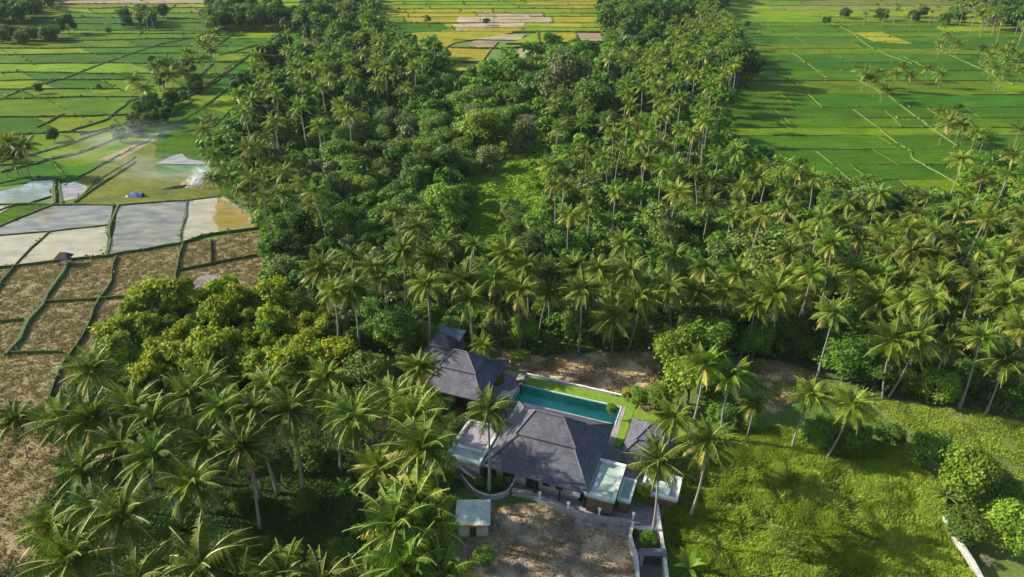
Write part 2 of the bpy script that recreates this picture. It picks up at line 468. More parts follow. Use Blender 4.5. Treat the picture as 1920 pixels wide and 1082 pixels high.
def area_fields(outer, lines, pick, z, cuts=None, edge_w=0.9, edge_h=0.5, exclude=None):
    """outer: photo outline of a block (convex); lines: ordered cuts across it; each strip then cut crosswise"""
    rest = [outer]; plots = []
    for ln in lines:
        nxt = []
        for p in rest:
            a, b = split(p, *ln)
            if len(a) > 2 and len(b) > 2: nxt += [a, b]
            else: nxt.append(p)
        rest = nxt
    for p in rest:
        if cuts:
            x0 = min(q[0] for q in p); x1 = max(q[0] for q in p); y0 = min(q[1] for q in p); y1 = max(q[1] for q in p)
            x = x0 + random.uniform(40, cuts)
            cur = p
            while x < x1 - 30:
                sl_ = random.uniform(0.8, 1.4)
                a, b = split(cur, (x - (y1 - y0) * sl_ * SLANT[0], y0), (x, y1))
                if len(a) > 2 and len(b) > 2:
                    ax = sum(q[0] for q in a) / len(a); bx = sum(q[0] for q in b) / len(b)
                    lo, hi = (a, b) if ax < bx else (b, a)
                    plots.append(lo); cur = hi
                    yy = [(x - (y1 - y0) * sl_ * SLANT[0], y0), (x, y1)]
                    if y1 - y0 < 60: bank([yy[0], yy[1]], random.uniform(.35, .7), 0.35, pathm if SLANT[0] == 1.3 else None)
                x += random.uniform(cuts * 0.5, cuts * 1.4)
            plots.append(cur)
        else: plots.append(p)
    for p in plots:
        cx = sum(q[0] for q in p) / len(p); cy = sum(q[1] for q in p) / len(p)
        if exclude and any(inside(e_, np.array([cx]), np.array([cy]))[0] for e_ in exclude): continue
        poly_sheet('rice_paddy', W(p), z + random.uniform(0, 0.12), M[pick(cx, cy)])
SLANT = [1.0]

# right hand fields
RL = [-30, -18, -8, 2, 11, 20, 32, 43, 50, 61, 70, 80, 92, 103, 118, 133, 152, 178, 202, 222, 241, 255, 281, 309, 337]
def pick_r(x, y):
    if y < 38: return random.choice(['rice_light', 'rice_light', 'rice_mid', 'rice_light', 'rice_olive'])
    if y < 60 and x > 1580: return random.choice(['rice_light', 'rice_mid', 'rice'])
    if 155 < y < 185 and x > 1700: return 'rice_light'
    return random.choice(['rice', 'rice', 'rice_mid', 'rice'])
SLANT[0] = 1.3
area_fields([(1100, -50), (2300, -50), (2300, 372), (1330, 372)], [((1300, y + random.uniform(-1, 1)), (2000, y + random.uniform(-1, 1.5))) for y in RL], pick_r, 0.10, cuts=420)
for y in RL:
    x0 = 1335 if y > 150 else (1400 if y > 60 else 1300)
    k = random.uniform(-1.2, 1.2)
    x = x0
    while x < 2000:
        x1 = x + random.uniform(60, 240)
        if random.random() < .88: bank([(x, y + k * (x - 1300) / 600), ((x + x1) / 2, y + random.uniform(-.7, .7)), (x1, y + k * (x1 - 1300) / 600)], random.uniform(.3, .95) * (1 if y > 90 else 1.4), random.uniform(.2, .5), amp=0.2)
        x = x1
poly_sheet('rice_paddy', W([(1600, 62), (1655, 61), (1712, 83), (1640, 80)]), .26, M['rice_yellow'])
for pl, w in [([(1480, 148), (1510, 172), (1542, 203)], 1.0), ([(1450, 205), (1470, 222), (1488, 241)], .7), ([(1600, 207), (1625, 225), (1650, 243)], 1.0),
              ([(1650, 243), (1680, 268), (1708, 285), (1712, 300), (1760, 326), (1800, 350)], 1.5), ([(1535, 30), (1560, 44), (1595, 60), (1625, 85), (1665, 105), (1710, 120)], 1.7),
              ([(1605, 150), (1640, 167), (1665, 180), (1700, 207), (1745, 240), (1795, 275)], 1.5), ([(1530, 285), (1560, 310), (1595, 340)], .9), ([(1465, 85), (1500, 110), (1550, 147)], .8),
              ([(1695, 108), (1730, 125), (1765, 145)], 1.2), ([(1755, 92), (1790, 108), (1850, 135), (1900, 160)], 1.5), ([(1740, 205), (1790, 240), (1850, 280)], 1.0), ([(1660, 210), (1690, 238)], .6),
              ([(1900, 108), (1930, 120)], 2.0)]:
    bank(pl, w, 0.45, pathm, 0.25)

# left hand fields
SLANT[0] = 2.0
def pick_l(x, y):
    if y < 24: return random.choice(['rice_light', 'rice_light', 'rice_olive', 'bare'])
    return random.choices(['rice', 'rice_light', 'rice_mid'], [4, 2.2, 5])[0]
LL = [(-28, -28), (-18, -18), (-9, -10), (0, 0), (8, 7), (17, 15), (25, 26), (33, 36), (45, 44), (57, 60), (66, 63), (79, 72), (92, 88), (104, 100), (121, 118), (137, 141), (152, 150), (169, 165), (186, 180), (222, 214), (255, 240)]
area_fields([(-500, -50), (720, -50), (560, 80), (430, 245), (320, 290), (0, 330), (-500, 380)], [((0, a), (420, b)) for a, b in LL], pick_l, 0.10, cuts=220)
for a, b in LL:
    seg = []; x = -80; xe = 620 if b < 60 else (470 if b < 150 else 270)
    while x < xe: seg.append((x, a + (b - a) * x / 420 + random.uniform(-1.0, 1.0))); x += random.uniform(35, 70)
    bank(seg, 1.0 if b > 70 else 1.5, 0.7)
for pl, w in [([(-40, 205), (0, 188), (45, 168), (120, 148), (180, 125), (250, 100), (305, 83), (360, 72), (430, 50)], 1.9), ([(0, 256), (130, 248), (200, 226), (245, 190), (290, 178)], 1.5),
              ([(300, 195), (380, 165), (430, 130), (480, 95), (530, 60)], 2.6), ([(0, 325), (95, 300), (160, 285), (215, 262), (300, 230), (360, 190)], 1.8), ([(410, 105), (450, 95), (500, 80)], 1.2),
              ([(410, 85), (440, 62), (470, 58)], 1.2), ([(280, 47), (262, 66)], 1), ([(330, 10), (305, 28)], 1.6), ([(120, 215), (70, 240)], 1)]:
    bank(pl, w, 0.6)
for pl in [[(205, 303), (285, 262), (330, 240), (370, 225)], [(255, 297), (180, 342), (140, 380)], [(200, 305), (120, 350)], [(95, 300), (118, 325)], [(0, 345), (60, 332), (110, 338)]]:
    bank(pl, 0.8, 0.45)
poly_sheet('rice_paddy', W([(0, 330), (95, 303), (170, 288), (260, 250), (370, 195), (480, 95), (560, 50), (520, 300), (430, 378), (110, 386), (100, 338), (0, 350)]), 0.16, M['rice'])
poly_sheet('rice_paddy', W([(120, 352), (215, 303), (290, 262), (350, 250), (345, 300), (290, 312), (300, 330), (395, 318), (420, 372), (350, 377), (222, 385), (120, 384)]), 0.28, M['rice_olive'])
poly_sheet('rice_paddy', W([(180, 303), (225, 285), (285, 257), (325, 235), (285, 268), (222, 304)]), 0.31, M['bare'])
poly_sheet('rice_paddy', W([(300, 237), (372, 200), (430, 215), (400, 300), (345, 300), (290, 298)]), 0.34, M['rice'])
poly_sheet('rice_paddy', W([(-10, 405), (30, 388), (95, 386), (55, 402), (0, 427)]), 0.28, M['rice'])

# top middle yellow and harvested fields
def pick_t(x, y):
    if 840 < x < 990 and 25 < y < 62: return random.choice(['bare', 'bare', 'rice_olive'])
    if y < 45: return random.choice(['rice_yellow', 'rice_light', 'rice_light'])
    return random.choice(['rice_yellow', 'rice_light'])
SLANT[0] = 0.1
TL = [(-30, -30), (-20, -20), (-12, -11), (-3, -2), (4, 3), (10, 11), (18, 17), (25, 26), (33, 32), (45, 44), (52, 53), (61, 60)]
area_fields([(640, -50), (1240, -50), (1240, 62), (690, 62)], [((640, a), (1240, b)) for a, b in TL], pick_t, 0.2, cuts=120)
for a, b in TL:
    bank([(640, a), (800, a), (1000, b), (1240, b)], 1.2, 0.6, amp=.5)
for pl in [[(285, 205), (340, 190), (400, 158), (450, 118), (500, 80)], [(330, 235), (380, 205), (430, 165)], [(310, 190), (350, 165), (400, 120)], [(0, 300), (60, 292), (130, 272), (200, 245)], [(0, 312), (70, 305), (140, 292), (190, 272)],
           [(150, 255), (230, 235), (290, 195), (350, 160)], [(440, 200), (400, 240), (340, 250)], [(420, 130), (470, 105), (520, 100)], [(430, 150), (480, 130), (520, 130)]]:
    bank(pl, random.uniform(.8, 1.8), .6)
for poly, k in [([(700, 46), (832, 46), (838, 55), (800, 62), (712, 64)], 'rice'), ([(760, 64), (990, 50), (965, 62), (850, 82), (790, 120), (760, 130)], 'rice_yellow'),
                ([(860, 32), (925, 33), (925, 43), (855, 43)], 'bare'), ([(928, 27), (990, 28), (997, 37), (935, 38)], 'bare'), ([(845, 46), (985, 44), (980, 52), (860, 54)], 'bare'), ([(858, 65), (985, 66), (975, 77), (850, 74)], 'bare'),
                ([(885, 78), (935, 79), (922, 93), (880, 88)], 'bare'), ([(840, 92), (920, 94), (905, 116), (840, 114)], 'rice_yellow'), ([(955, 83), (1010, 61), (1010, 83)], 'rice_light'),
                ([(1011, 62), (1078, 62), (1083, 80), (1011, 83)], 'rice_yellow'), ([(1080, 63), (1146, 64), (1128, 79), (1086, 77)], 'bare'), ([(975, 92), (1020, 90), (995, 114), (958, 113)], 'bare'),
                ([(845, 120), (930, 124), (935, 138), (840, 134)], 'rice_yellow'), ([(985, 47), (1120, 56), (1120, 60), (950, 60)], 'rice_light')]:
    poly_sheet('rice_paddy', W(poly), 0.42 + random.uniform(0, .06), M[k])
for pl in [[(1010, 60), (1011, 84)], [(845, 92), (935, 92), (1130, 83)], [(950, 84), (1135, 80)], [(840, 118), (930, 120)], [(850, 77), (890, 78)], [(960, 62), (1150, 62)], [(700, 45), (860, 45)], [(1078, 62), (1086, 80)]]:
    bank(pl, 1.2, 0.95, amp=.3)

# flooded paddies
def watermat(name, tone1, tone2, scale=0.16):
    m, t, p = newmat(name)
    f = noise_fac(t, scale, 4, stretch=(1, 2.2, 1))
    t.links.new(ramp(t, f, [(0.35, tone1), (0.68, tone2)]), p.inputs['Base Color'])
    p.inputs['Roughness'].default_value = 0.12; p.inputs['IOR'].default_value = 1.33; p.inputs['Specular IOR Level'].default_value = 0.3
    f2 = noise_fac(t, 2.2, 3, stretch=(1, 2, 1)); bump(t, p, f2, 0.08, 0.03)
    return m
M['flood_cream'] = watermat('silty_water_with_sky_glare', (0.21, 0.195, 0.12), (0.34, 0.30, 0.175))  # whitish tone paints the sky glare into the silt colour
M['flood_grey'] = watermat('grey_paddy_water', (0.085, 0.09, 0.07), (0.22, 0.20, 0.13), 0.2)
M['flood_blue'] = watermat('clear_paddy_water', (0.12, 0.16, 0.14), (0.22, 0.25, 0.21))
M['flood_reflection'] = watermat('painted_reflection_water', (0.17, 0.135, 0.03), (0.25, 0.195, 0.05))  # brown sheet paints the shadow and reflection lying on the water
M['wet_mud'] = watermat('wet_mud', (0.13, 0.10, 0.07), (0.28, 0.25, 0.22))
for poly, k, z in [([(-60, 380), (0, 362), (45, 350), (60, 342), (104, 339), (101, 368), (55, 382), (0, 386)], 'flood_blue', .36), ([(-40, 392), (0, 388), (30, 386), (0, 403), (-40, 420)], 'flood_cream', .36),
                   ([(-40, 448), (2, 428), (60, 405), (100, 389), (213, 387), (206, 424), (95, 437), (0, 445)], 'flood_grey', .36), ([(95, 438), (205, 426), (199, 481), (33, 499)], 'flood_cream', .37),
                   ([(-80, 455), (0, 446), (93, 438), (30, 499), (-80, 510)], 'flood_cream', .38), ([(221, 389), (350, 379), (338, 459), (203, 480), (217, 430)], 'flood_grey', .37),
                   ([(351, 379), (418, 371), (470, 404), (480, 430), (380, 444), (339, 459)], 'flood_cream', .36), ([(412, 373), (470, 404), (479, 428), (412, 437), (408, 425), (398, 412), (408, 400), (403, 390)], 'flood_reflection', .375),
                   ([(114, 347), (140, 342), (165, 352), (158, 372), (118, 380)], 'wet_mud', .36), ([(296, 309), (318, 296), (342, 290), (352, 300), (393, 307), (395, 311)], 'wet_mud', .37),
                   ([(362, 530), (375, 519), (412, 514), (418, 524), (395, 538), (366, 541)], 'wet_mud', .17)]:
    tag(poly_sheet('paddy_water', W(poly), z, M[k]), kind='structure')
for pl, w in [([(-40, 388), (55, 384), (102, 386), (220, 387), (350, 378), (418, 370)], 1.3), ([(418, 370), (474, 402), (483, 430)], 1.6), ([(483, 430), (380, 444), (340, 459), (200, 482), (30, 500), (-60, 508)], .9),
              ([(-20, 446), (95, 437), (203, 425)], .5), ([(93, 437), (60, 468), (30, 500), (0, 535)], .8), ([(222, 388), (216, 405), (206, 428), (205, 455), (200, 482)], 1.9), ([(351, 378), (339, 459)], .8),
              ([(-40, 445), (0, 427), (60, 402), (100, 387)], 1.0), ([(-20, 405), (30, 386)], 0.8), ([(104, 338), (102, 385)], 2.4), ([(60, 340), (104, 338)], 1.2), ([(110, 338), (118, 384)], 1.2), ([(140, 382), (165, 365), (255, 305)], 1),
              ([(125, 498), (105, 535), (80, 575), (55, 605), (35, 640), (12, 668)], 2.0), ([(219, 484), (208, 530), (180, 580), (158, 635), (115, 690), (95, 745)], .8), ([(345, 459), (335, 480), (331, 520), (330, 560)], 1.1),
              ([(80, 570), (180, 563), (240, 558)], .6), ([(335, 508), (395, 497), (485, 480)], .5), ([(395, 452), (395, 497)], .5), ([(20, 665), (70, 661), (118, 662)], .6), ([(0, 604), (45, 601)], .5), ([(-60, 520), (0, 535), (-30, 580)], .8)]:
    bank(pl, w, 0.62)
tag(bankm.build('field_bank', M['bank'], fix=True), kind='structure')
tag(pathm.build('field_path', M['bank_pale'], fix=True), kind='structure')

# ------------------------------------------------------------------ the villa compound, in its own frame
def tilemat():
    m, t, p = newmat('slate_shingle')
    tc = t.nodes.new('ShaderNodeTexCoord')
    br = t.nodes.new('ShaderNodeTexBrick')
    br.inputs['Scale'].default_value = 1.0; br.inputs['Brick Width'].default_value = 0.5; br.inputs['Row Height'].default_value = 0.34
    br.inputs['Mortar Size'].default_value = 0.03; br.inputs['Color1'].default_value = (0.050, 0.054, 0.074, 1); br.inputs['Color2'].default_value = (0.092, 0.094, 0.118, 1)
    br.inputs['Mortar'].default_value = (0.05, 0.05, 0.055, 1)
    t.links.new(tc.outputs['UV'], br.inputs['Vector'])
    f = noise_fac(t, 0.5, 5)
    c = mixc(t, 1.0, br.outputs['Color'], ramp(t, f, [(0.3, (0.6, 0.64, 0.70)), (0.72, (1.4, 1.32, 1.2))]), 'MULTIPLY')
    t.links.new(c, p.inputs['Base Color']); p.inputs['Roughness'].default_value = 0.75
    bump(t, p, br.outputs['Fac'], -0.6, 0.03)
    return m
M['shingle'] = tilemat()
M['ridge'] = simple('ridge_tile', (0.10, 0.095, 0.10), 0.7, 4)
M['wood_dark'] = simple('dark_timber', (0.05, 0.035, 0.025), 0.7, 3, stretch=(6, 1, 1))
M['plaster'] = simple('cream_plaster', (0.38, 0.34, 0.26), 0.9, 1.2, 0.2)
M['whiteplaster'] = simple('white_plaster', (0.45, 0.45, 0.42), 0.9, 0.9, 0.2)
M['brick'] = simple('red_brick', (0.26, 0.11, 0.055), 0.9, 5, 0.3)
M['coping'] = simple('weathered_concrete_coping', (0.36, 0.39, 0.36), 0.9, 1.2, 0.3, col2=(0.60, 0.62, 0.57))
M['flatroof'] = simple('pale_green_flat_roof', (0.17, 0.26, 0.23), 0.8, 0.6, 0.3, col2=(0.42, 0.46, 0.36))
M['paving'] = simple('grey_stone_paving', (0.20, 0.19, 0.175), 0.85, 1.5, 0.3, col2=(0.33, 0.31, 0.28))
M['stonewall'] = simple('grey_stone_wall', (0.17, 0.165, 0.16), 0.95, 2.0, 0.4, 0.6, 0.05, col2=(0.34, 0.32, 0.30))
M['walltop'] = simple('pale_wall_coping', (0.40, 0.39, 0.35), 0.9, 2.0, 0.3)
M['window'] = simple('dark_window_glass', (0.02, 0.025, 0.03), 0.15, 2, 0.2, 0, spec=0.6)
M['pooltile'] = simple('green_pool_tile', (0.10, 0.50, 0.36), 0.4, 0.35, 0.3, 0.1, col2=(0.28, 0.80, 0.58))
M['lawn'] = simple('mown_lawn', (0.09, 0.17, 0.012), 0.95, 1.0, 0.3, 0.6, 0.05, col2=(0.17, 0.26, 0.02))
M['bluetin'] = simple('blue_grey_tin', (0.16, 0.19, 0.27), 0.5, 1.5, 0.25)
M['tarp'] = simple('blue_tarpaulin', (0.05, 0.09, 0.20), 0.7, 1.5, 0.4)
M['whitecloth'] = simple('white_sheet', (0.75, 0.74, 0.70), 0.8, 2, 0.1)
M['metal'] = simple('painted_steel', (0.10, 0.10, 0.11), 0.5, 3)
M['white'] = simple('white_paint', (0.75, 0.75, 0.72), 0.6, 3, 0.1)
M['straw'] = simple('straw', (0.22, 0.165, 0.09), 0.95, 3, 0.4, 1.0, 0.1)
M['burnt'] = simple('burnt_straw_ash', (0.05, 0.045, 0.04), 0.95, 2, 0.5, 0.8, 0.1)
M['grave'] = simple('bare_soil', (0.3, 0.2, 0.12), 0.95, 1.5, 0.3)

def villa_empty(name, u, w, label, cat, group=None, z=0.0):
    x, y = V2(u, w)
    return empty(name, (x, y, z), label, cat, group, -VA)

def uv_slopes(me):
    """unfold every slope so that the shingle courses run level"""
    uv = me.uv_layers.new(name='UVMap')
    for pl in me.polygons:
        n = pl.normal
        if abs(n.z) > 0.999: a, b = Vector((1, 0, 0)), Vector((0, 1, 0))
        else:
            a = Vector((0, 0, 1)).cross(n).normalized(); b = n.cross(a)
        for li in pl.loop_indices:
            co = me.vertices[me.loops[li].vertex_index].co
            uv.data[li].uv = (co.dot(a), co.dot(b))

def slope_ring(mb, r0, z0, r1, z1, th=0.16):
    """hipped skirt of roof between an outer rectangle and an inner one, with thickness"""
    def q(r, z): return [(r[0], r[2], z), (r[1], r[2], z), (r[1], r[3], z), (r[0], r[3], z)]
    o, i = q(r0, z0), q(r1, z1); ob, ib = q(r0, z0 - th), q(r1, z1 - th)
    for k in range(4):
        k2 = (k + 1) % 4
        mb.add([o[k], o[k2], i[k2], i[k]], [(0, 1, 2, 3)]); mb.add([ob[k], ob[k2], ib[k2], ib[k]], [(3, 2, 1, 0)])
        mb.add([o[k], ob[k], ob[k2], o[k2]], [(0, 1, 2, 3)])

def double_roof(root, eave, z0, inner, z1, ridge, z2, lift=0.28, over=0.45, ends=True):
    """a low hipped skirt with a steeper hipped cap standing clear above it"""
    a = MB(); slope_ring(a, eave, z0, inner, z1)
    lo = a.build('lower_roof', M['shingle'], root, fix=False); uv_slopes(lo.data)
    r = (inner[0] - over, inner[1] + over, inner[2] - over, inner[3] + over)
    zz = z1 - over * 0.38 + lift
    rx0, rx1, rw = ridge
    b = MB()
    c = [(r[0], r[2], zz), (r[1], r[2], zz), (r[1], r[3], zz), (r[0], r[3], zz)]
    R0, R1 = (rx0, rw, z2), (rx1, rw, z2)
    b.add([c[0], c[1], R1, R0], [(0, 1, 2, 3)]); b.add([c[1], c[2], R1], [(0, 1, 2)])
    b.add([c[2], c[3], R0, R1], [(0, 1, 2, 3)]); b.add([c[3], c[0], R0], [(0, 1, 2)])
    d = [(p[0], p[1], p[2] - 0.14) for p in c]
    for k in range(4): b.add([c[k], d[k], d[(k + 1) % 4], c[(k + 1) % 4]], [(0, 1, 2, 3)])
    b.add(d, [(3, 2, 1, 0)])
    up = b.build('upper_roof', M['shingle'], root, fix=False); uv_slopes(up.data)
    g = MB()
    e = [(eave[0], eave[2], z0), (eave[1], eave[2], z0), (eave[1], eave[3], z0), (eave[0], eave[3], z0)]
    i = [(inner[0], inner[2], z1), (inner[1], inner[2], z1), (inner[1], inner[3], z1), (inner[0], inner[3], z1)]
    for k in range(4):
        g = MB(); g.tube([Vector(e[k]) + Vector((0, 0, .05)), Vector(i[k]) + Vector((0, 0, .05))], 0.11, 6); g.build('hip_cap', M['ridge'], lo)
    h = MB(); h.tube([Vector(R0) + Vector((0, 0, .05)), Vector(R1) + Vector((0, 0, .05))], 0.13, 6)
    h.build('ridge_cap', M['ridge'], up)
    for k, R in ((0, R0), (1, R1), (2, R1), (3, R0)):
        h = MB(); h.tube([Vector(c[k]) + Vector((0, 0, .04)), Vector(R) + Vector((0, 0, .04))], 0.1, 6); h.build('hip_cap', M['ridge'], up)
    w = MB(); w.box(inner[0] + .15, inner[1] - .15, inner[2] + .15, inner[3] - .15, z1 - .5, zz - .16)
    w.build('clerestory', M['wood_dark'], root)

def walls(root, r, h, mat, openings=(), t=0.25, name='wall'):
    """walls round a rectangle; each opening is a dark window or door set proud of the front wall"""
    m = MB(); m.box(r[0], r[1], r[2], r[3], 0, h); m.build(name, mat, root)
    for (kind, u0, u1, z0, z1) in openings:
        f = MB(); f.box(u0 - .09, u1 + .09, r[2] - .06, r[2] - .003, z0 - .09, z1 + .09)
        fo = f.build(kind + '_frame' if kind == 'window' else kind, M['wood_dark'], root)
        g = MB(); g.box(u0, u1, r[2] - .09, r[2] - .063, z0, z1); g.build('pane', M['window'], fo)

main = villa_empty('villa_house', -19.4, 66.4, 'main villa house under the largest dark shingled hipped roof beside the pool', 'house')
ER = (-7.0, 7.0, -6.8, 6.9)
double_roof(main, ER, 3.2, (-3.7, 3.5, -1.6, 2.6), 5.35, (-2.4, 1.5, 0.6), 7.75)
walls(main, (-5.6, 5.4, -5.3, 5.4), 3.35, M['plaster'], [('window', -4.6, -3.2, 1.0, 2.3), ('door', -1.4, 0.1, 0.05, 2.4), ('window', 0.8, 1.6, 1.2, 2.3), ('window', 2.5, 3.3, 1.2, 2.3)])
for u in (-6.3, -3.2, 0, 3.2, 6.3):
    for w in (-6.1, 6.2):
        m = MB(); m.tube([(u, w, 0), (u, w, 3.3)], 0.13, 8); m.build('column', M['wood_dark'], main)
m = MB(); m.box(-6.8, 6.8, -6.6, -5.31, -.04, 0.1); m.build('veranda', M['paving'], main)

v2 = villa_empty('guest_house', -36.5, 77.0, 'guest house with dark double hipped roof at the far end of the pool', 'house')
double_roof(v2, (-4.6, 5.2, -5.5, 5.4), 3.2, (-2.9, 2.3, -1.5, 2.1), 4.9, (-1.6, 0.4, 0.3), 6.9)
walls(v2, (-3.4, 4.0, -4.3, 4.3), 3.3, M['wood_dark'], [('window', -2.6, -1.2, 0.4, 2.3), ('window', 0.4, 1.6, 0.4, 2.3)])
for u in (-4.0, 0.2, 4.5):
    m = MB(); m.tube([(u, -4.9, 0), (u, -4.9, 3.2)], 0.12, 8); m.build('column', M['wood_dark'], v2)
# lean-to of the guest house toward the pool
a = MB(); a.add([(5.0, -4.4, 2.9), (8.6, -4.4, 2.45), (8.6, 2.4, 2.45), (5.0, 2.4, 2.9)], [(0, 1, 2, 3)]); a.add([(5.0, -4.4, 2.75), (8.6, -4.4, 2.3), (8.6, 2.4, 2.3), (5.0, 2.4, 2.75)], [(3, 2, 1, 0)])
a.add([(8.6, -4.4, 2.45), (8.6, -4.4, 2.3), (8.6, 2.4, 2.3), (8.6, 2.4, 2.45)], [(0, 1, 2, 3)]); a.add([(5.0, -4.4, 2.9), (5, -4.4, 2.75), (8.6, -4.4, 2.3), (8.6, -4.4, 2.45)], [(0, 1, 2, 3)])
x_ = a.build('porch_roof', M['shingle'], v2, fix=False); uv_slopes(x_.data)
for w in (-4.1, 2.1):
    m = MB(); m.tube([(8.3, w, 0), (8.3, w, 2.4)], 0.1, 8); m.build('column', M['wood_dark'], v2)

v4 = villa_empty('annex', -42.6, 81.5, 'small annex with pointed grey shingle roof behind the guest house', 'house')
double_roof(v4, (-2.4, 3.4, -3.0, 2.8), 3.4, (-1.2, 1.8, -1.0, 1.0), 4.5, (-.2, .9, 0), 6.3)
walls(v4, (-1.7, 2.7, -2.3, 2.2), 3.4, M['whiteplaster'], [('window', -1.2, -.4, 1, 2.2)])
v5 = villa_empty('tin_roof_shed', -43.5, 85.6, 'small shed with blue grey tin roof at the far edge of the villa grounds', 'shed')
a = MB(); a.box(-2.2, 2.2, -1.7, 1.7, 0, 2.9); a.build('wall', M['brick'], v5)
a = MB()
for k in range(24):
    u0 = -2.6 + k * 5.2 / 24; u1 = u0 + 5.2 / 24; um = (u0 + u1) / 2
    for (p, q, zo, zq) in ((u0, um, 0, .07), (um, u1, .07, 0)):
        a.add([(p, -2.1, 3.0 + zo), (q, -2.1, 3.0 + zq), (q, 2.1, 3.5 + zq), (p, 2.1, 3.5 + zo)], [(0, 1, 2, 3)])
a.build('tin_roof', M['bluetin'], v5, fix=False)

v3 = villa_empty('pool_house', -6.4, 71.0, 'smaller pool house with grey hipped roof between two palms right of the pool', 'house')
double_roof(v3, (-4.0, 2.3, -3.0, 5.0), 2.8, (-2.0, 1.1, -.2, 2.6), 4.1, (-.9, .1, 1.2), 5.7)
walls(v3, (-3.1, 1.5, -2.2, 4.2), 2.9, M['plaster'], [('door', -.6, .6, 0.05, 2.3)])

def flat_block(root, r, z, wallm, edge=0.45, par=0.28, two=None):
    m = MB(); m.box(r[0] + .25, r[1] - .25, r[2] + .25, r[3] - .25, 0, z - .3); m.build('wall', wallm, root)
    s = MB(); s.box(r[0], r[1], r[2], r[3], z - .3, z); so_ = s.build('roof_slab', M['flatroof'], root)
    k = MB(); e = edge; a_, b_, c_, d_ = r[0] - .04, r[1] + .04, r[2] - .04, r[3] + .04
    k.box(a_, b_, c_, c_ + e, z + .004, z + par); k.box(a_, b_, d_ - e, d_, z + .004, z + par)
    k.box(a_, a_ + e, c_ + e, d_ - e, z + .004, z + par); k.box(b_ - e, b_, c_ + e, d_ - e, z + .004, z + par)
    k.build('parapet', M['coping'], so_)
fb = villa_empty('bathroom_block', -10.9, 62.6, 'flat roofed block with pale green weathered roof at front right corner of main villa', 'building')
M['brownwall'] = simple('brown_clay_wall', (0.13, 0.085, 0.055), .9, 2, .25)
flat_block(fb, (-2.0, 1.7, -3.0, 3.5), 3.0, M['brownwall'])
m = MB(); m.box(-3.4, -2.5, -3.35, -3.0, 2.6, 3.0); m.build('ledge', M['coping'], fb)
m = MB(); m.box(-1.2, -.9, .2, 1.1, 3.0, 3.12); m.build('skylight', M['white'], fb)
m = MB(); m.box(-1.2, -.9, -1.4, -.6, 3.0, 3.12); m.build('skylight', M['white'], fb)
fb2 = villa_empty('store_block', -8.3, 62.9, 'lower narrow flat roofed block stepped beside the pale green roof', 'building')
flat_block(fb2, (-.8, .8, -2.0, 1.8), 2.3, M['brownwall'], 0.3, .2)
fb3 = villa_empty('garden_block', -29.2, 63.6, 'flat roofed block with pinkish grey roof left of main villa behind a palm', 'building')
flat_block(fb3, (-2.4, 2.4, -3.6, 3.9), 2.8, M['stonewall'], .4, .3)
M['pinkroof'] = simple('pinkish_gravel_roof', (0.27, 0.23, 0.24), 0.9, 2, .25)
m = MB(); m.box(-1.7, 1.7, -1.2, 3.1, 2.804, 2.86); m.build('roof_gravel', M['pinkroof'], fb3)
m = MB(); m.box(-1.9, 1.9, -1.7, -1.25, 2.804, 3.05); m.build('roof_kerb', M['coping'], fb3)
fb4 = villa_empty('service_block', -4.3, 65.2, 'flat roofed block under the right hand front palm with white kerbs', 'building')
flat_block(fb4, (-2.4, 2.1, -2.0, 2.0), 2.2, M['brownwall'], .35, .25)
m = MB(); m.box(.7, 1.0, -1.6, 1.6, 2.204, 2.5); m.build('roof_kerb', M['white'], fb4)
m = MB(); m.box(-1.9, .65, .2, .45, 2.204, 2.45); m.build('roof_kerb', M['white'], fb4)

# pool, deck, lawn
(pu0, pu1), (pw0, pw1) = POOL
def slab(name, u0, u1, w0, w1, z0, z1, mat):
    m = MB(); a_ = [V2(u0, w0), V2(u1, w0), V2(u1, w1), V2(u0, w1)]
    m.add([(*p, z0) for p in a_] + [(*p, z1) for p in a_], [(0, 3, 2, 1), (4, 5, 6, 7), (0, 1, 5, 4), (1, 2, 6, 5), (2, 3, 7, 6), (3, 0, 4, 7)])
    return tag(m.build(name, mat), kind='structure')
slab('pool_deck', -31, -11.9, 72.2, pw0 - .45, -.2, 0.11, M['paving'])
slab('pool_deck', -32.5, pu0 - .25, pw0 - .45, 84.0, -.2, 0.113, M['paving'])
slab('pool_deck', pu1 + .25, -12.2, pw0 - .45, 83.4, -.2, 0.116, M['paving'])
slab('courtyard', -13.5, -2.0, 57.6, 72.2, -.2, 0.085, M['stonewall'])
slab('lawn', pu0 - .2, -12.2, pw1 + .28, 83.5, -.2, 0.13, M['lawn'])
slab('lawn', -12.15, -10.95, 72.3, 82.6, -.2, 0.133, M['lawn'])
slab('lawn', -10.9, -3.0, 77.0, 81.5, -.2, 0.10, M['lawn'])
pool = villa_empty('swimming_pool', (pu0 + pu1) / 2, (pw0 + pw1) / 2, 'long swimming pool with green blue water between lawn strip and paved deck', 'pool')
hu, hw = (pu1 - pu0) / 2, (pw1 - pw0) / 2
m = MB(); d = 1.5
m.add([(-hu, -hw, -d), (hu, -hw, -d), (hu, hw, -d), (-hu, hw, -d), (-hu, -hw, .1), (hu, -hw, .1), (hu, hw, .1), (-hu, hw, .1)], [(0, 1, 2, 3), (0, 4, 5, 1), (1, 5, 6, 2), (2, 6, 7, 3), (3, 7, 4, 0)])
m.build('basin', M['pooltile'], pool, fix=False)
m = MB(); c_ = .18
m.box(-hu - c_, hu + c_, -hw - c_ - .18, -hw, .02, .17); m.box(-hu - c_, hu + c_, hw, hw + c_, .02, .17); m.box(-hu - c_, -hu, -hw, hw, .02, .17); m.box(hu, hu + c_, -hw, hw, .02, .17)
m.build('coping', M['coping'], pool)
mt, t, p = newmat('pool_water')
for n_ in list(t.nodes):
    if n_.type != 'OUTPUT_MATERIAL': t.nodes.remove(n_)
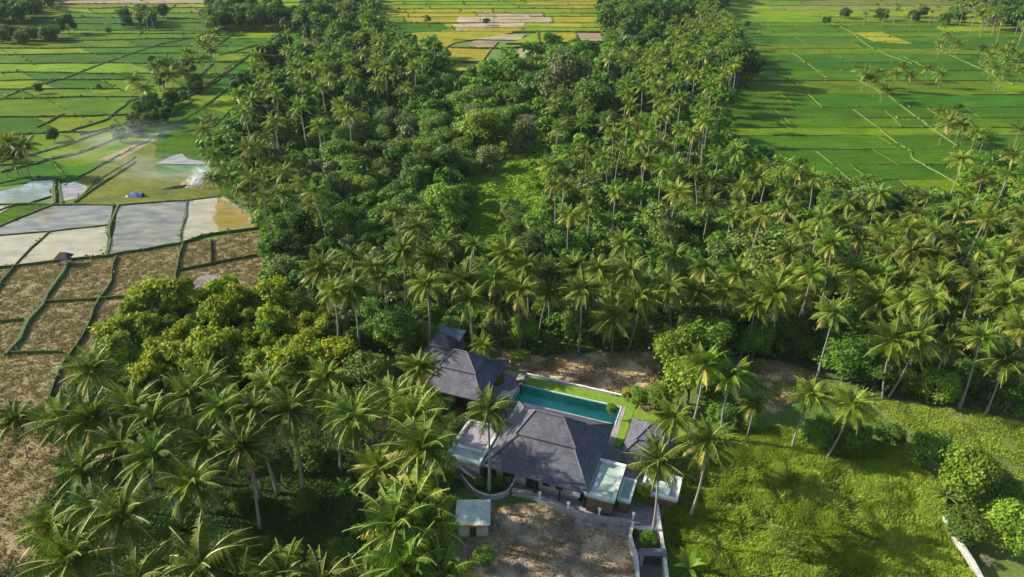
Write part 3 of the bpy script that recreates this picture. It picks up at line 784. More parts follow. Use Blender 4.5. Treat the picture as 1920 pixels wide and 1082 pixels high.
tr = t.nodes.new('ShaderNodeBsdfTransparent'); tr.inputs[0].default_value = (0.58, 0.90, 0.92, 1)
gl = t.nodes.new('ShaderNodeBsdfGlossy'); gl.inputs['Roughness'].default_value = 0.03
fr = t.nodes.new('ShaderNodeFresnel'); fr.inputs[0].default_value = 1.33
mx = t.nodes.new('ShaderNodeMixShader')
f = noise_fac(t, 1.4, 3); b = t.nodes.new('ShaderNodeBump'); b.inputs['Strength'].default_value = .25; b.inputs['Distance'].default_value = .08
t.links.new(f, b.inputs['Height']); t.links.new(b.outputs[0], gl.inputs['Normal']); t.links.new(b.outputs[0], fr.inputs['Normal'])
t.links.new(fr.outputs[0], mx.inputs[0]); t.links.new(tr.outputs[0], mx.inputs[1]); t.links.new(gl.outputs[0], mx.inputs[2]); t.links.new(mx.outputs[0], t.nodes['Material Output'].inputs[0])
M['poolwater'] = mt
m = MB(); m.add([(-hu + .004, -hw + .004, -.02), (hu - .004, -hw + .004, -.02), (hu - .004, hw - .004, -.02), (-hu + .004, hw - .004, -.02)], [(0, 1, 2, 3)])
m.build('water', M['poolwater'], pool, fix=False)

# walls and fences
def wall_run(name, px, w, h, mat, topmat, label, cat='wall', world=None, z0=-.1):
    pts = world or W(px)
    root = empty(name, (pts[0][0], pts[0][1], 0), label, cat)
    rel = [(a_ - pts[0][0], b_ - pts[0][1]) for a_, b_ in pts]
    m = MB(); m.strip(rel, w, z0, h, top=1.0); m.build('masonry', mat, root)
    m = MB(); m.strip(rel, w + .1, h + .003, h + .1, top=1.0); m.build('coping', topmat, root)
    return root
def curve(pts, n=6):
    out = []
    for i in range(len(pts) - 1):
        p0 = pts[max(i - 1, 0)]; p1 = pts[i]; p2 = pts[i + 1]; p3 = pts[min(i + 2, len(pts) - 1)]
        for k in range(n):
            t = k / n
            out.append(tuple(0.5 * ((2 * p1[j]) + (-p0[j] + p2[j]) * t + (2 * p0[j] - 5 * p1[j] + 4 * p2[j] - p3[j]) * t * t + (-p0[j] + 3 * p1[j] - 3 * p2[j] + p3[j]) * t ** 3) for j in range(2)))
    out.append(pts[-1]); return out
D = lambda x, y: (780 + x / 3.556, 800 + y / 3.556)
wall_run('garden_wall', None, .14, .8, M['stonewall'], M['walltop'], 'thin curved wall looping round the green planting bed at villa front left', world=W(curve([D(245, 300), D(300, 318), D(345, 375), D(410, 430), D(500, 455), D(590, 435), D(630, 400), D(660, 345)]), .9))
wall_run('front_wall', None, .5, .75, M['stonewall'], M['stonewall'], 'long grey stone wall curving along the front of the main villa above bare earth', world=W(curve([D(640, 420), D(740, 440), D(850, 478), D(960, 522), D(1060, 560), D(1160, 592), D(1260, 608), D(1360, 622), D(1450, 632)]), .8))
wall_run('side_wall', None, .25, 1.6, M['stonewall'], M['walltop'], 'grey boundary wall down the right edge of the bare earth plot', world=W([D(1450, 635), D(1428, 720), D(1445, 790), D(1470, 850), D(1482, 1010)], 1.6))
wall_run('lane_wall', None, .3, 1.8, M['stonewall'], M['walltop'], 'pale wall on the right of the entrance lane beside tall grass', world=W([D(1605, 520), D(1622, 640), D(1640, 760), D(1655, 850), D(1675, 1010)], 1.8))
wall_run('lawn_wall', None, .12, .42, M['whiteplaster'], M['white'], 'thin white wall along the lawn strip behind the swimming pool', world=[V2(-28.8, 83.75), V2(-20, 83.7), V2(-11.2, 83.6)])
wall_run('right_edge_wall', None, .28, 1.3, M['stonewall'], M['walltop'], 'pale weathered boundary wall crossing the bottom right corner of the grassland', world=W([(1771, 968), (1787, 994), (1805, 1023), (1824, 1052), (1850, 1100)], 1.3))
for k, q in enumerate([D(825, 462), D(1015, 530), D(1222, 570), D(1449, 600)]):
    x, y = at(*q, 1.3)
    r = empty('wall_lamp', (x, y, .84), ['leftmost', 'second from left', 'third from left', 'rightmost'][k] + ' small white lamp on the grey stone front wall', 'lamp', 'lamps along the front wall')
    m = MB(); m.box(-.07, .07, -.07, .07, 0, .75); m.build('post', M['white'], r)
    m = MB(); m.box(-.14, .14, -.14, .14, .753, .98); m.box(-.18, .18, -.18, .18, .981, 1.04); m.build('lamp_head', M['whitecloth'], r)
x, y = at(1224, 1042, 1.5)
g = empty('entrance_gate', (x, y, 0), 'dark entrance gate between two walls at the foot of the lane', 'gate')
m = MB(); m.box(-1.5, 1.5, -.5, .5, 2.0, 2.15); m.build('gate_roof', M['ridge'], g)
for s in (-1, 1):
    m = MB(); m.box(s * 1.3 - .2, s * 1.3 + .2, -.3, .3, 0, 1.997); m.build('gate_post', M['stonewall'], g)
    m = MB()
    for k in range(7): m.box(s * .55 - .5 + k * .15, s * .55 - .41 + k * .15, -.03, .03, .05, 1.8)
    m.box(s * .55 - .53, s * .55 + .53, -.045, -.031, .4, .5); m.box(s * .55 - .53, s * .55 + .53, -.045, -.031, 1.4, 1.5); m.build('gate_leaf', M['wood_dark'], g)
x, y = at(1213, 992, 0.4)
r = empty('low_step_wall', (x, y, 0), 'short pale low wall crossing the entrance lane above the shrubs', 'wall')
m = MB(); m.box(-1.6, 1.6, -.25, .25, 0, .5); m.build('masonry', M['walltop'], r); m = MB(); m.box(-1.7, 1.7, -.32, .32, .503, .6); m.build('coping', M['coping'], r)

# concrete shed in front
sx, sy = at(886, 985, 0)
shed = empty('shed', (-4.6, 57.9, 0), 'small shed with pale green sheet roof and red front edge standing on bare earth', 'shed', rz=RAD(0))
m = MB(); m.box(-1.75, 1.75, -1.35, 1.5, 0, 2.35); m.build('wall', M['plaster'], shed)
m = MB()
for k in range(26):
    u0 = -2.05 + k * 4.1 / 26; u1 = u0 + 4.1 / 26; um = (u0 + u1) / 2
    for (p, q, zo, zq) in ((u0, um, 0, .05), (um, u1, .05, 0)):
        m.add([(p, -1.85, 2.45 + zo), (q, -1.85, 2.45 + zq), (q, 1.8, 2.75 + zq), (p, 1.8, 2.75 + zo)], [(0, 1, 2, 3)])
M['shedroof'] = simple('mossy_white_sheet_roof', (0.25, 0.36, 0.33), 0.7, 0.7, 0.3, 0, col2=(0.66, 0.64, 0.52))
m.build('sheet_roof', M['shedroof'], shed, fix=False)
m = MB(); m.box(-2.05, 2.05, -1.93, -1.86, 2.22, 2.5); m.build('fascia', M['brick'], shed)
m = MB(); m.box(-.4, .4, -1.39, -1.353, .05, 1.95); m.build('door', M['wood_dark'], shed)
for k, (px, py, s) in enumerate([(885, 992, .7), (905, 994, .6), (892, 989, .5)]):
    x, y = at(px, py); o = MB()
    for j in range(5): o.box(-s + j * .25, s - .1 * j, -.3 + j * .09, .1 + j * .09, j * .09, j * .09 + .07)
    tag(o.build('plank_pile', [M['walltop'], M['straw'], M['stonewall']][k]), ['pale pile of boards on the earth in front of the shed', 'straw coloured pile of boards right below the shed', 'grey pile of boards nearest the shed door'][k], 'plank pile').location = (x, y, 0)
x, y = at(857, 1047, .4)
o = MB(); o.tube([(0, 0, 0), (0, 0, .25), (0, 0, .5), (0, 0, .55)], [.22, .3, .33, .30], 14); o.tube([(0, 0, .552), (0, 0, .62)], [.3, .12], 14)
tag(o.build('water_pot', M['white'], smooth=True), 'small white lidded pot in the shade of palms beside the earth plot', 'pot').location = (x, y, 0)
# field things
x, y = at(125, 496)
hut = empty('field_hut', (x, y, 0), 'small dark thatched hut on the bank between flooded and brown fields', 'hut')
for sx_ in (-1, 1):
    for sy_ in (-1, 1):
        m = MB(); m.tube([(sx_ * .9, sy_ * .8, 0), (sx_ * .9, sy_ * .8, 1.9)], .07, 6); m.build('post', M['wood_dark'], hut)
m = MB(); m.box(-1, 1, -.9, .9, .5, .6); m.build('floor_deck', M['wood_dark'], hut)
M['thatch'] = simple('dark_thatch', (0.045, 0.04, 0.04), .95, 6, .4, 1, .05)
m = MB(); m.add([(-1.5, -1.3, 1.8), (1.5, -1.3, 1.8), (1.5, 1.3, 1.8), (-1.5, 1.3, 1.8), (-.6, 0, 2.9), (.6, 0, 2.9)], [(0, 1, 5, 4), (1, 2, 5), (2, 3, 4, 5), (3, 0, 4), (3, 2, 1, 0)]); m.build('thatch_roof', M['thatch'], hut)
x, y = at(257, 370)
tp = empty('tarpaulin_shelter', (x, y, 0), 'blue tarpaulin shelter on the grass above the flooded fields', 'tent')
m = MB(); n = 8
vs_ = []; fs_ = []
for i in range(n + 1):
    for j in range(n + 1):
        a_, b_ = i / n * 2 - 1, j / n * 2 - 1
        vs_.append((a_ * 1.7, b_ * 1.2, 1.2 * (1 - abs(b_) ** 1.4) + .2 + .07 * math.sin(i * 1.3 + j) - .15 * a_ * a_))
for i in range(n):
    for j in range(n): q = i * (n + 1) + j; fs_.append((q, q + n + 1, q + n + 2, q + 1))
m.add(vs_, fs_); m.build('tarpaulin', M['tarp'], tp)
for s in (-1.55, 1.55):
    m = MB(); m.tube([(s, 0, 0), (s, 0, 1.25)], .05, 6); m.build('pole', M['wood_dark'], tp)
m = MB(); m.box(-2.5, -1.8, -1.0, -.2, .0, .4); m.box(-2.4, -1.95, -.85, -.4, .403, .6); m.build('white_sack', M['whitecloth'], tp)
def heap(name, px, py, rx, ry, h, mat, label, cat, seed, rz=0.0):
    x, y = at(px, py); n = 28; vs_ = []; fs_ = []
    for j in range(9):
        for i in range(n):
            a_ = 6.2832 * i / n; r_ = j / 8
            k = 1 + .35 * (vnoise(np.array([math.cos(a_) * 3]), np.array([math.sin(a_) * 3]), 1, seed)[0] - .5)
            vs_.append((rx * r_ * k * math.cos(a_), ry * r_ * k * math.sin(a_), max(0, h * (1 - r_ ** 2)) * (1 + .4 * math.sin(i * 2.3 + j * 1.7)) + .02))
    for j in range(8):
        for i in range(n): fs_.append((j * n + i, (j + 1) * n + i, (j + 1) * n + (i + 1) % n, j * n + (i + 1) % n))
    m = MB(); m.add(vs_, fs_); o = m.build(name, mat, smooth=False); o.location = (x, y, .3); o.rotation_euler = (0, 0, rz)
    return tag(o, label, cat)
heap('straw_heap', 372, 344, 5.0, 4.0, .8, M['straw'], 'smouldering heap of brown straw burning beside the palm cluster', 'straw heap', 3)
heap('burnt_strip', 338, 353, 4.6, 1.0, .35, M['burnt'], 'dark streak of burnt straw left of the smoking heap', 'ash heap', 5, RAD(25))
heap('white_sack', 363, 350, .9, .8, .9, M['whitecloth'], 'white sack lying against the smoking straw heap', 'sack', 8)

# ------------------------------------------------------------------ palms
def frond_geo(out, az, e0, L, droop, nl, wleaf, wind, rng, dead=False):
    """one frond: arching stem with hanging leaflets both sides; out = (verts, quads, mats)"""
    V, Q, Mi = out
    ns = 9
    pts = []; p = np.zeros(3); e = e0
    dirh = np.array([math.cos(az), math.sin(az), 0.0])
    tang = []
    for i in range(ns + 1):
        t = i / ns
        tv = dirh * math.cos(e) + np.array([0, 0, math.sin(e)])
        tv = tv + wind * t * 0.5
        tv /= np.linalg.norm(tv)
        pts.append(p.copy()); tang.append(tv)
        p = p + tv * L / ns
        e -= droop / ns * (0.5 + t)
    pts = np.array(pts); tang = np.array(tang)
    roll = rng.uniform(-.35, .35)
    # stem
    side0 = np.cross(dirh, [0, 0, 1.0])
    for i in range(ns):
        w0, w1 = .07 * (1 - i / ns) + .02, .07 * (1 - (i + 1) / ns) + .02
        b = len(V)
        for q, w_ in ((pts[i], w0), (pts[i + 1], w1)):
            V.append(q - side0 * w_); V.append(q + side0 * w_)
        Q.append((b, b + 1, b + 3, b + 2)); Mi.append(1)
    for k in range(nl):
        t = .10 + .90 * (k + .5) / nl
        x = t * ns; i = min(int(x), ns - 1); fr = x - i
        P = pts[i] * (1 - fr) + pts[i + 1] * fr; T = tang[i] * (1 - fr) + tang[min(i + 1, ns)] * fr
        T = T / np.linalg.norm(T)
        S = np.cross(T, [0, 0, 1.0]); S = S / (np.linalg.norm(S) + 1e-6); U = np.cross(S, T)
        S2 = S * math.cos(roll) + U * math.sin(roll); U2 = np.cross(S2, T)
        ll = L * .27 * (math.sin(min(1, (t + .12) * 1.05) * math.pi) ** .55 * .85 + .12)
        for sg in (-1, 1):
            hang = rng.uniform(.35, .95) * (1.3 if dead else 1)
            d = S2 * sg * rng.uniform(.75, 1.0) + T * rng.uniform(.35, .65) - np.array([0, 0, hang]) * .75 + wind * .5
            d /= np.linalg.norm(d)
            l2 = ll * rng.uniform(.8, 1.15)
            wv = T * wleaf
            a = P; m_ = P + d * l2 * .55
            d2 = d - np.array([0, 0, .55]); d2 /= np.linalg.norm(d2)
            c = m_ + d2 * l2 * .45
            b = len(V)
            V += [a - wv * .5, a + wv * .5, m_ + wv * .55, m_ - wv * .55, c + wv * .12, c - wv * .12]
            Q += [(b, b + 1, b + 2, b + 3), (b + 3, b + 2, b + 4, b + 5)]
            k_ = 2 if dead else 0
            Mi += [k_, k_]

def crown_mesh(name, nf, L, nl, wleaf, seed, wind=(0, 0, 0), droop=1.0):
    rng = np.random.default_rng(seed)
    V, Q, Mi = [], [], []
    wind = np.array(wind, float)
    for i in range(nf):
        t = (i + .5) / nf
        az = i * 2.39996 + rng.uniform(-.25, .25)
        e0 = RAD(82) - t ** 1.05 * RAD(115) + rng.uniform(-.12, .12)
        l = L * (.72 + .28 * math.sin(min(1, t * 1.6 + .25) * math.pi / 2)) * rng.uniform(.9, 1.1)
        if t < .08: l *= .8
        dr = (RAD(rng.uniform(45, 95)) if t < .75 else RAD(rng.uniform(30, 65))) * droop
        if rng.random() < .08: l *= rng.uniform(.45, .7)
        frond_geo((V, Q, Mi), az, e0, l, dr, nl, wleaf, wind, rng, dead=(t > .8 and rng.random() < .55))
    return mesh_np(name, np.array(V), np.array(Q), [M['frond'], M['rachis'], M['frond_old']], Mi)

CROWN_R = 4.4
near_crowns = [crown_mesh('crown', 25 + (s * 5 % 9), 4.6 + .12 * (s % 6), 46, .08, 100 + s, (-.4 + .09 * (s % 6), .06 * (s % 4) - .1, 0), droop=.75 + .09 * (s * 3 % 7)) for s in range(10)]
mid_crowns = [crown_mesh('crown', 16 + (s * 5 % 11), 4.4 + .13 * (s % 5), 28, .105, 200 + s, (-.3 + .08 * (s % 6), .05 * (s % 3), 0), droop=.72 + .1 * (s * 3 % 7)) for s in range(10)]
far_crowns = [crown_mesh('crown', 16 + s, 4.5, 13, .24, 300 + s) for s in range(4)]
wind_crowns = [crown_mesh('crown', 30, 5.2, 46, .095, 400 + s, (-.75, .1, 0.02)) for s in range(3)]

def trunk_mesh(name, seed, lean, bend, n=8):
    rng = random.Random(seed)
    pts = []; rad = []
    for i in range(11):
        t = i / 10
        pts.append((lean * t + bend * math.sin(t * math.pi) * .5, .25 * math.sin(t * 4 + seed), 14.0 * t))
        rad.append(.13 * (1 - t) ** 4 + .155 - .04 * t)
    m = MB(); m.tube(pts, rad, n)
    return m.mesh(name, M['trunk'], True), Vector(pts[-1])
trunks = [trunk_mesh('trunk', s, l, b) for s, (l, b) in enumerate([(.3, .4), (.8, -.6), (1.4, .7), (.6, .8), (2.4, -.8), (.1, .2)])]
def nut_mesh(seed):
    m = MB(); r = random.Random(seed)
    for i in range(11):
        a = r.uniform(0, 6.28); d = r.uniform(.3, .55); c = Vector((math.cos(a) * d, math.sin(a) * d, r.uniform(-.9, -.25)))
        v_ = []; f_ = []
        for j in range(4):
            ph = math.pi * (j + .5) / 4
            for k in range(6): v_.append(c + Vector((math.sin(ph) * math.cos(k * 1.047), math.sin(ph) * math.sin(k * 1.047), math.cos(ph) * 1.2)) * .15)
        for j in range(3):
            for k in range(6): f_.append((j * 6 + k, j * 6 + (k + 1) % 6, (j + 1) * 6 + (k + 1) % 6, (j + 1) * 6 + k))
        m.add(v_, f_)
    return m.mesh('coconut_cluster', M['nut'], True)
nuts = [nut_mesh(s) for s in range(3)]

# landmarks that labels lean on: (words, x, y)
LM = [(n_, *at(px, py)) for n_, px, py in [
    ('the main villa roof', 1030, 870), ('the guest house roof', 880, 715), ('the swimming pool', 1080, 765), ('the pool house roof', 1215, 830), ('the pale green shed', 886, 985),
    ('the curved planting bed', 915, 915), ('the bare earth plot', 1050, 1010), ('the entrance lane', 1225, 1010), ('the tall yellow grass', 1500, 930), ('the shaded clearing', 600, 960),
    ('the brown stubble corner', 60, 880), ('the dark dirt hollow', 330, 800), ('the yellow tipped orchard', 400, 620), ('the bottom left corner', 80, 1060), ('the field hut', 125, 496),
    ('the flooded paddy corner', 470, 410), ('the smoking straw heap', 370, 345), ('the blue tarpaulin', 257, 365), ('the diagonal ditch', 350, 215), ('the far left tree row', 100, 60),
    ('the bare dirt strip', 1100, 700), ('the small dirt patch', 1450, 715), ('the green meadow', 1760, 800), ('the bottom right wall', 1800, 1010), ('the leaning pale trunks', 1860, 730),
    ('the far right woods', 1905, 560), ('the flat vine canopy', 1450, 480), ('the grassy clearing', 950, 330), ('the grey leafless bush', 790, 310), ('the grey bare tree', 990, 230),
    ('the pale trunk cluster', 1050, 400), ('the bright green paddies', 1480, 300), ('the lone round tree', 1795, 212), ('the winding field path', 1710, 300), ('the ripening yellow fields', 860, 110),
    ('the harvested pale fields', 920, 70), ('the dark grove edge', 1390, 140), ('the dark hollow', 1190, 190), ('the top right woods', 1860, 20), ('the raised field palms', 1640, 155),
    ('the field palm cluster', 1870, 120), ('the top field hedge', 1690, 25), ('the small pond puddle', 390, 528), ('the yellow green low slope', 830, 640), ('the central thicket', 830, 420),
    ('the left forest edge', 500, 480), ('the rounded bright tree', 1290, 690), ('the narrow far thicket', 1250, 30), ('the upper left thicket', 600, 110), ('the mid forest dip', 1180, 640),
    ('the palm shaded bushes', 1560, 660), ('the mango like round tree', 1822, 930), ('the wood edge by paddies', 1560, 390), ('the lower vine edge', 1600, 520), ('the tall centre palms', 1090, 690)]]
registry = []      # (object, base words, noun, x, y, group)

def near_lm(x, y):
    best = min(LM, key=lambda l: math.hypot(l[1] - x, l[2] - y))
    dx, dy = x - best[1], y - best[2]
    if math.hypot(dx, dy) < 5: rel = 'beside'
    elif abs(dx) > abs(dy): rel = 'right of' if dx > 0 else 'left of'
    else: rel = 'behind' if dy > 0 else 'before'
    return rel + ' ' + best[0]

ORD = ['', 'second', 'third', 'fourth', 'fifth', 'sixth', 'seventh', 'eighth', 'ninth', 'tenth', 'eleventh', 'twelfth', 'thirteenth', 'fourteenth', 'fifteenth', 'sixteenth', 'seventeenth', 'eighteenth', 'nineteenth', 'twentieth']
def nth(i): return ORD[i]
def finish_labels():
    d = {}
    for r in registry: d.setdefault(r[1], []).append(r)
    for base, rs in d.items():
        rs.sort(key=lambda r: r[4])
        n = len(rs)
        rows = [rs] if n <= 9 else [rs[:n // 2], rs[n // 2:]] if n <= 20 else [rs[k * n // 3:(k + 1) * n // 3] for k in range(3)]
        rn = [[''], ['front row, ', 'back row, '], ['front row, ', 'middle row, ', 'back row, ']][len(rows) - 1]
        for row, w in zip(rows, rn):
            row.sort(key=lambda r: r[3])
            m = len(row)
            for i, r in enumerate(row):
                if m == 1: lab = base + (', ' + w.strip(', ') if w else '')
                elif i == 0: lab = base + ', ' + w + 'leftmost'
                elif i == m - 1: lab = base + ', ' + w + 'rightmost'
                else: lab = base + ', ' + w + nth(min(i, 19)) + ' from left'
                tag(r[0], lab, r[2], r[5])

palm_world = []
def palm(px, py, h=None, sc=None, kind=None, word=None, lean=None):
    rng = random.Random(int(px * 131 + py * 17))
    h = h or (rng.uniform(8, 10.5) if px < 600 and 235 < py < 400 else rng.uniform(9.5, 14.8))
    for _ in range(14):
        x, y = at(px, py, h)
        if h < 6.5 or not any(inside(Z[k], np.array([x]), np.array([y]))[0] for k in ('strip', 'strip2', 'meadow', 'stubble', 'flood')): break
        h -= .4
    d = depth(y, h)
    s = (sc * .93 if sc else rng.choice([rng.uniform(.62, .8), rng.uniform(.75, .95), rng.uniform(.85, 1.0)]))
    hz = h / 14.0
    tm, top = trunks[rng.randrange(len(trunks))] if lean is None else trunks[lean[0]]
    rz = rng.uniform(-1.0, 1.0) + (math.pi if rng.random() < .35 else 0) if lean is None else lean[1]
    c_, s_ = math.cos(rz), math.sin(rz)
    bx = x - (top.x * c_ - top.y * s_) * hz; by = y - (top.x * s_ + top.y * c_) * hz
    dx = x - bx
    w1 = 'tall ' if h > 14.6 else ('short ' if h < 9 else '')
    w2 = 'right leaning ' if dx > 1.2 else ('left leaning ' if dx < -1.2 else '')
    root = bpy.data.objects.new('coconut_palm', None); C.objects.link(root)
    root.location = (bx, by, -.1); root.rotation_euler = (0, 0, rz)
    t = link('trunk', tm, root); t.scale = (hz ** .5, hz ** .5, hz)
    t.scale = (hz, hz, hz)
    pool_ = far_crowns if d > 300 else (mid_crowns if d > 125 else near_crowns)
    if kind == 'wind': pool_ = wind_crowns
    c = link('crown', pool_[rng.randrange(len(pool_))], root)
    c.location = top * hz + Vector((0, 0, -.05)); c.scale = (s * rng.uniform(.92, 1.08), s, s * rng.uniform(.82, 1.12))
    c.rotation_euler = (rng.uniform(-.2, .2), rng.uniform(-.2, .2), -rz + (rng.uniform(-.5, .5) if kind == 'wind' else rng.uniform(0, 6.28)))
    if d < 110:
        nn = link('coconut_cluster', nuts[rng.randrange(3)], root); nn.location = top * hz
    registry.append([root, (word or (w1 + w2 + 'coconut palm ' + near_lm(bx, by))), 'palm tree', pix(bx, by)[0], by, 'coconut palms'])
    palm_world.append((x, y))
    return root

NEAR = [(172, 690, 13, .95), (28, 782, 12, 1), (112, 788, 13, 1), (170, 785, 14, 1), (287, 788, 14, 1), (350, 742, 14.5, 1), (412, 768, 14, 1), (250, 765, 13, .95), (478, 765, 14, 1), (228, 838, 13, .9),
        (542, 772, 14, 1), (665, 778, 14, 1), (505, 722, 13, .9), (612, 708, 12, .9), (785, 690, 11, .95), (775, 785, 13, 1.05), (735, 745, 12, .9),
        (285, 855, 14, 1.0), (227, 962, 15, 1.05), (360, 907, 13, .92), (130, 1048, 14, 1.1), (95, 985, 11, .85), (255, 1095, 13, 1), (150, 880, 13, .9),
        (1237, 862, 12.5, .95), (1327, 828, 12.5, .95), (1322, 682, 13, .95), (1374, 702, 12, .85), (1262, 782, 9.5, .85), (1415, 755, 8, .65),
        (1597, 755, 10, .9), (1522, 738, 10, .8), (600, 1095, 13, 1), (530, 1085, 13, 1), (460, 1100, 13, 1), (690, 1100, 12, .95), (390, 830, 12, .85), (905, 645, 6, .6), (455, 835, 13, .85)]
for a in NEAR: palm(a[0], a[1], a[2], a[3])
palm(915, 768, 13.5, 1.0, word='tall coconut palm rising between the main villa and the flat garden block', lean=(5, 0.0))
palm(377, 1058, 15, 1.15, word='large coconut palm with broad upright fronds cut by the bottom edge left of centre')
for px, py, h, s in [(792, 842, 14, 1.05), (780, 945, 14, 1.0), (742, 985, 14.5, 1.05), (792, 985, 13, 1.0), (755, 1065, 14, 1.05), (828, 1092, 12, .9)]: palm(px, py, h, s, 'wind')
MID = """1028 547 1092 540 1150 590 1200 557 1250 540 1305 545 1357 545 1417 570 1452 548 1515 547 1562 585 1675 637 1720 632 1777 645 1845 630 1887 675 1747 560 1787 540 1700 565 1880 572 1915 612 1650 560
602 502 663 480 717 520 697 500 755 470 780 425 835 452 887 457 810 482 740 398 950 472 927 520 870 525 800 530 985 500 660 540 625 545 882 562 940 570 975 545
400 290 430 330 447 355 460 300 512 302 530 322 497 345 562 342 530 362 580 380 490 385 425 248 395 225 398 335 415 312 478 272 470 332
603 215 655 215 552 207 762 162 747 130 815 85 772 75 740 88 570 162 495 122 1140 100 1170 112 1215 105 1225 130 1097 112 1002 110 965 180 1040 195 1092 195 1047 240 1090 228 1135 235 1200 225 1272 240 1320 190 1240 270 1250 150 1292 130
1035 308 1065 322 1060 348 1040 345 1110 325 1155 360 1105 390 1067 402 1210 298 1245 312 1272 307 1302 320 1347 290 1382 282 1272 357 1332 378 1397 397 1370 402 1430 402 1422 335 1172 455 1122 505 1265 480 1180 512 1030 520 1220 530 1075 500 1320 500 1380 510
1445 310 1495 320 1525 332 1475 392 1540 410 1500 432 1587 420 1612 445 1650 362 1655 435 1705 427 1712 470 1717 400 1797 390 1790 450 1850 410 1840 465 1890 477 1805 298 1842 335 1890 327 1902 290 1912 242 1915 400 1465 522 1522 510 1600 502 1655 515 1700 530 1762 510 1830 520 1890 540 1930 500 1935 350 1560 455 1625 400 1760 430
1180 300 1150 250 1165 275 1300 250 1225 300 1320 220 1255 190 1100 280 1075 290 1130 290 1930 440 1870 380 1750 480 1675 475 1740 370 1590 380 1560 520 1335 340 1390 350 1480 470 1480 360"""
vals = [int(v) for v in MID.split()]
for i in range(0, len(vals), 2): palm(vals[i], vals[i + 1])

YEL = [(690, 40), (715, 62), (765, 70), (835, 128), (842, 140), (938, 138), (945, 112), (1015, 108), (1135, 80), (1150, 60), (1125, 30), (1100, -20), (700, -20)]
def poisson(polypx, spacing, h, tries=4000, seed=1, avoid=None, dmin=3.5):
    rng = random.Random(seed); P = W(polypx, h)
    x0 = min(p[0] for p in P); x1 = max(p[0] for p in P); y0 = min(p[1] for p in P); y1 = max(p[1] for p in P)
    out = []
    for _ in range(tries):
        x, y = rng.uniform(x0, x1), rng.uniform(y0, y1)
        if not inside(P, np.array([x]), np.array([y]))[0]: continue
        if any((x - a) ** 2 + (y - b) ** 2 < spacing ** 2 for a, b in out): continue
        if h > 7 and any(inside(Z[k], np.array([x]), np.array([y]))[0] for k in ('vine', 'centre', 'clearing', 'flood', 'stubble')): continue
        if h == 4 and inside(Z['clearing'], np.array([x]), np.array([y]))[0]: continue
        if inside(Z['gap'], np.array([x]), np.array([y]))[0]: continue
        if y > 180 and inside(YEL, *[np.array([q]) for q in pix(x, y, h + 2)])[0]: continue
        if avoid and any((x - a) ** 2 + (y - b) ** 2 < dmin ** 2 for a, b in avoid): continue
        out.append((x, y))
    return out
# field palms, shorter
FP = [(1612, 130), (1622, 140), (1634, 147), (1645, 155), (1655, 160), (1662, 168), (1630, 132), (1648, 135), (1680, 138), (1708, 140), (1740, 128), (1765, 138), (1692, 125), (1768, 47), (1776, 65), (1765, 80), (1786, 74), (1797, 82),
      (1845, 90), (1858, 102), (1868, 88), (1880, 95), (1850, 118), (1865, 125), (1890, 110), (1900, 95), (1912, 105), (1872, 140), (1888, 135), (1895, 85), (1915, 130), (1765, 210), (1778, 218), (1790, 228), (1802, 236), (1815, 241), (1830, 248), (1848, 250), (1775, 232), (1805, 225),
      (290, 125), (300, 140), (315, 115), (330, 125), (345, 135), (300, 118), (357, 112), (385, 84), (396, 95), (375, 78), (400, 74), (268, 165), (350, 98), (402, 62), (380, 108), (15, 268), (45, 273), (30, 292), (-5, 290), (250, 150), (320, 140)]
for px, py in FP:
    if px < 600: palm(px, py, random.uniform(9, 11), random.uniform(1.15, 1.35))
    else: palm(px, py, random.uniform(5.0, 8.0), random.uniform(.85, 1.1))
n_now = len(registry)
# fill the palm groves until 298 individuals, then the far rest as one mass
fill = []
for k, poly in enumerate([[(60, 780), (480, 700), (640, 690), (700, 760), (640, 800), (470, 830), (420, 900), (400, 1010), (180, 1080), (130, 900)], [(690, 800), (800, 760), (840, 860), (840, 1082), (700, 1082)]]):
    for x, y in poisson(poly, 5.2, 12.5, 900, 90 + k, palm_world, 4.6)[:16 - k * 8]:
        q = pix(x, y, 12.5); palm(q[0], q[1], random.uniform(11, 13.5), random.uniform(.8, .95))
n_now = len(registry)
for k, (poly, sp) in enumerate([([(1180, 90), (1380, 70), (1390, 110), (1330, 160), (1340, 240), (1200, 290), (1170, 220)], 8), ([(380, 240), (590, 300), (590, 380), (400, 360)], 9), ([(440, 170), (700, 60), (830, 90), (740, 180), (700, 260), (480, 260)], 11),
                                ([(1660, 420), (1920, 380), (1920, 620), (1700, 600)], 9.5)]):
    fill += [p + (14.0,) for p in poisson(poly, sp, 14, 1500, 50 + k, palm_world, 5.5)]
fill.sort(key=lambda p: p[1])
budget = 298 - n_now
for x, y, h in fill[:max(0, budget)]:
    q = pix(x, y, h); palm(q[0], q[1], random.uniform(12, 14.5))
rest = [(x, y, random.uniform(11, 15), .95) for x, y, h in fill[max(0, budget):]]
for poly, sp, h, s in [([(440, 120), (560, 20), (620, -20), (700, -20), (720, 30), (800, 70), (830, 110), (760, 130), (560, 160), (450, 190)], 11.5, 12, .9), ([(1130, 80), (1240, 80), (1300, 10), (1380, 20), (1400, 90), (1200, 130), (1130, 130)], 9, 12, .9),
                       ([(1610, 8), (1760, 12), (1790, 26), (1620, 24)], 13, 8, .6), ([(1780, 0), (1930, 0), (1930, 50), (1850, 40)], 12, 11, .8), ([(250, 18), (310, 12), (312, 28), (255, 34)], 12, 9, .7), ([(375, 25), (520, 5), (520, 55), (390, 45)], 10, 11, .8), ([(1130, 0), (1330, -15), (1370, 5), (1150, 60)], 12, 11, .85)]:
    rest += [(x, y, h * random.uniform(.85, 1.15), s) for x, y in poisson(poly, sp, h, 900, int(sp * 10 + h), palm_world, 5)]
print('palms', len(registry), 'mass', len(rest))
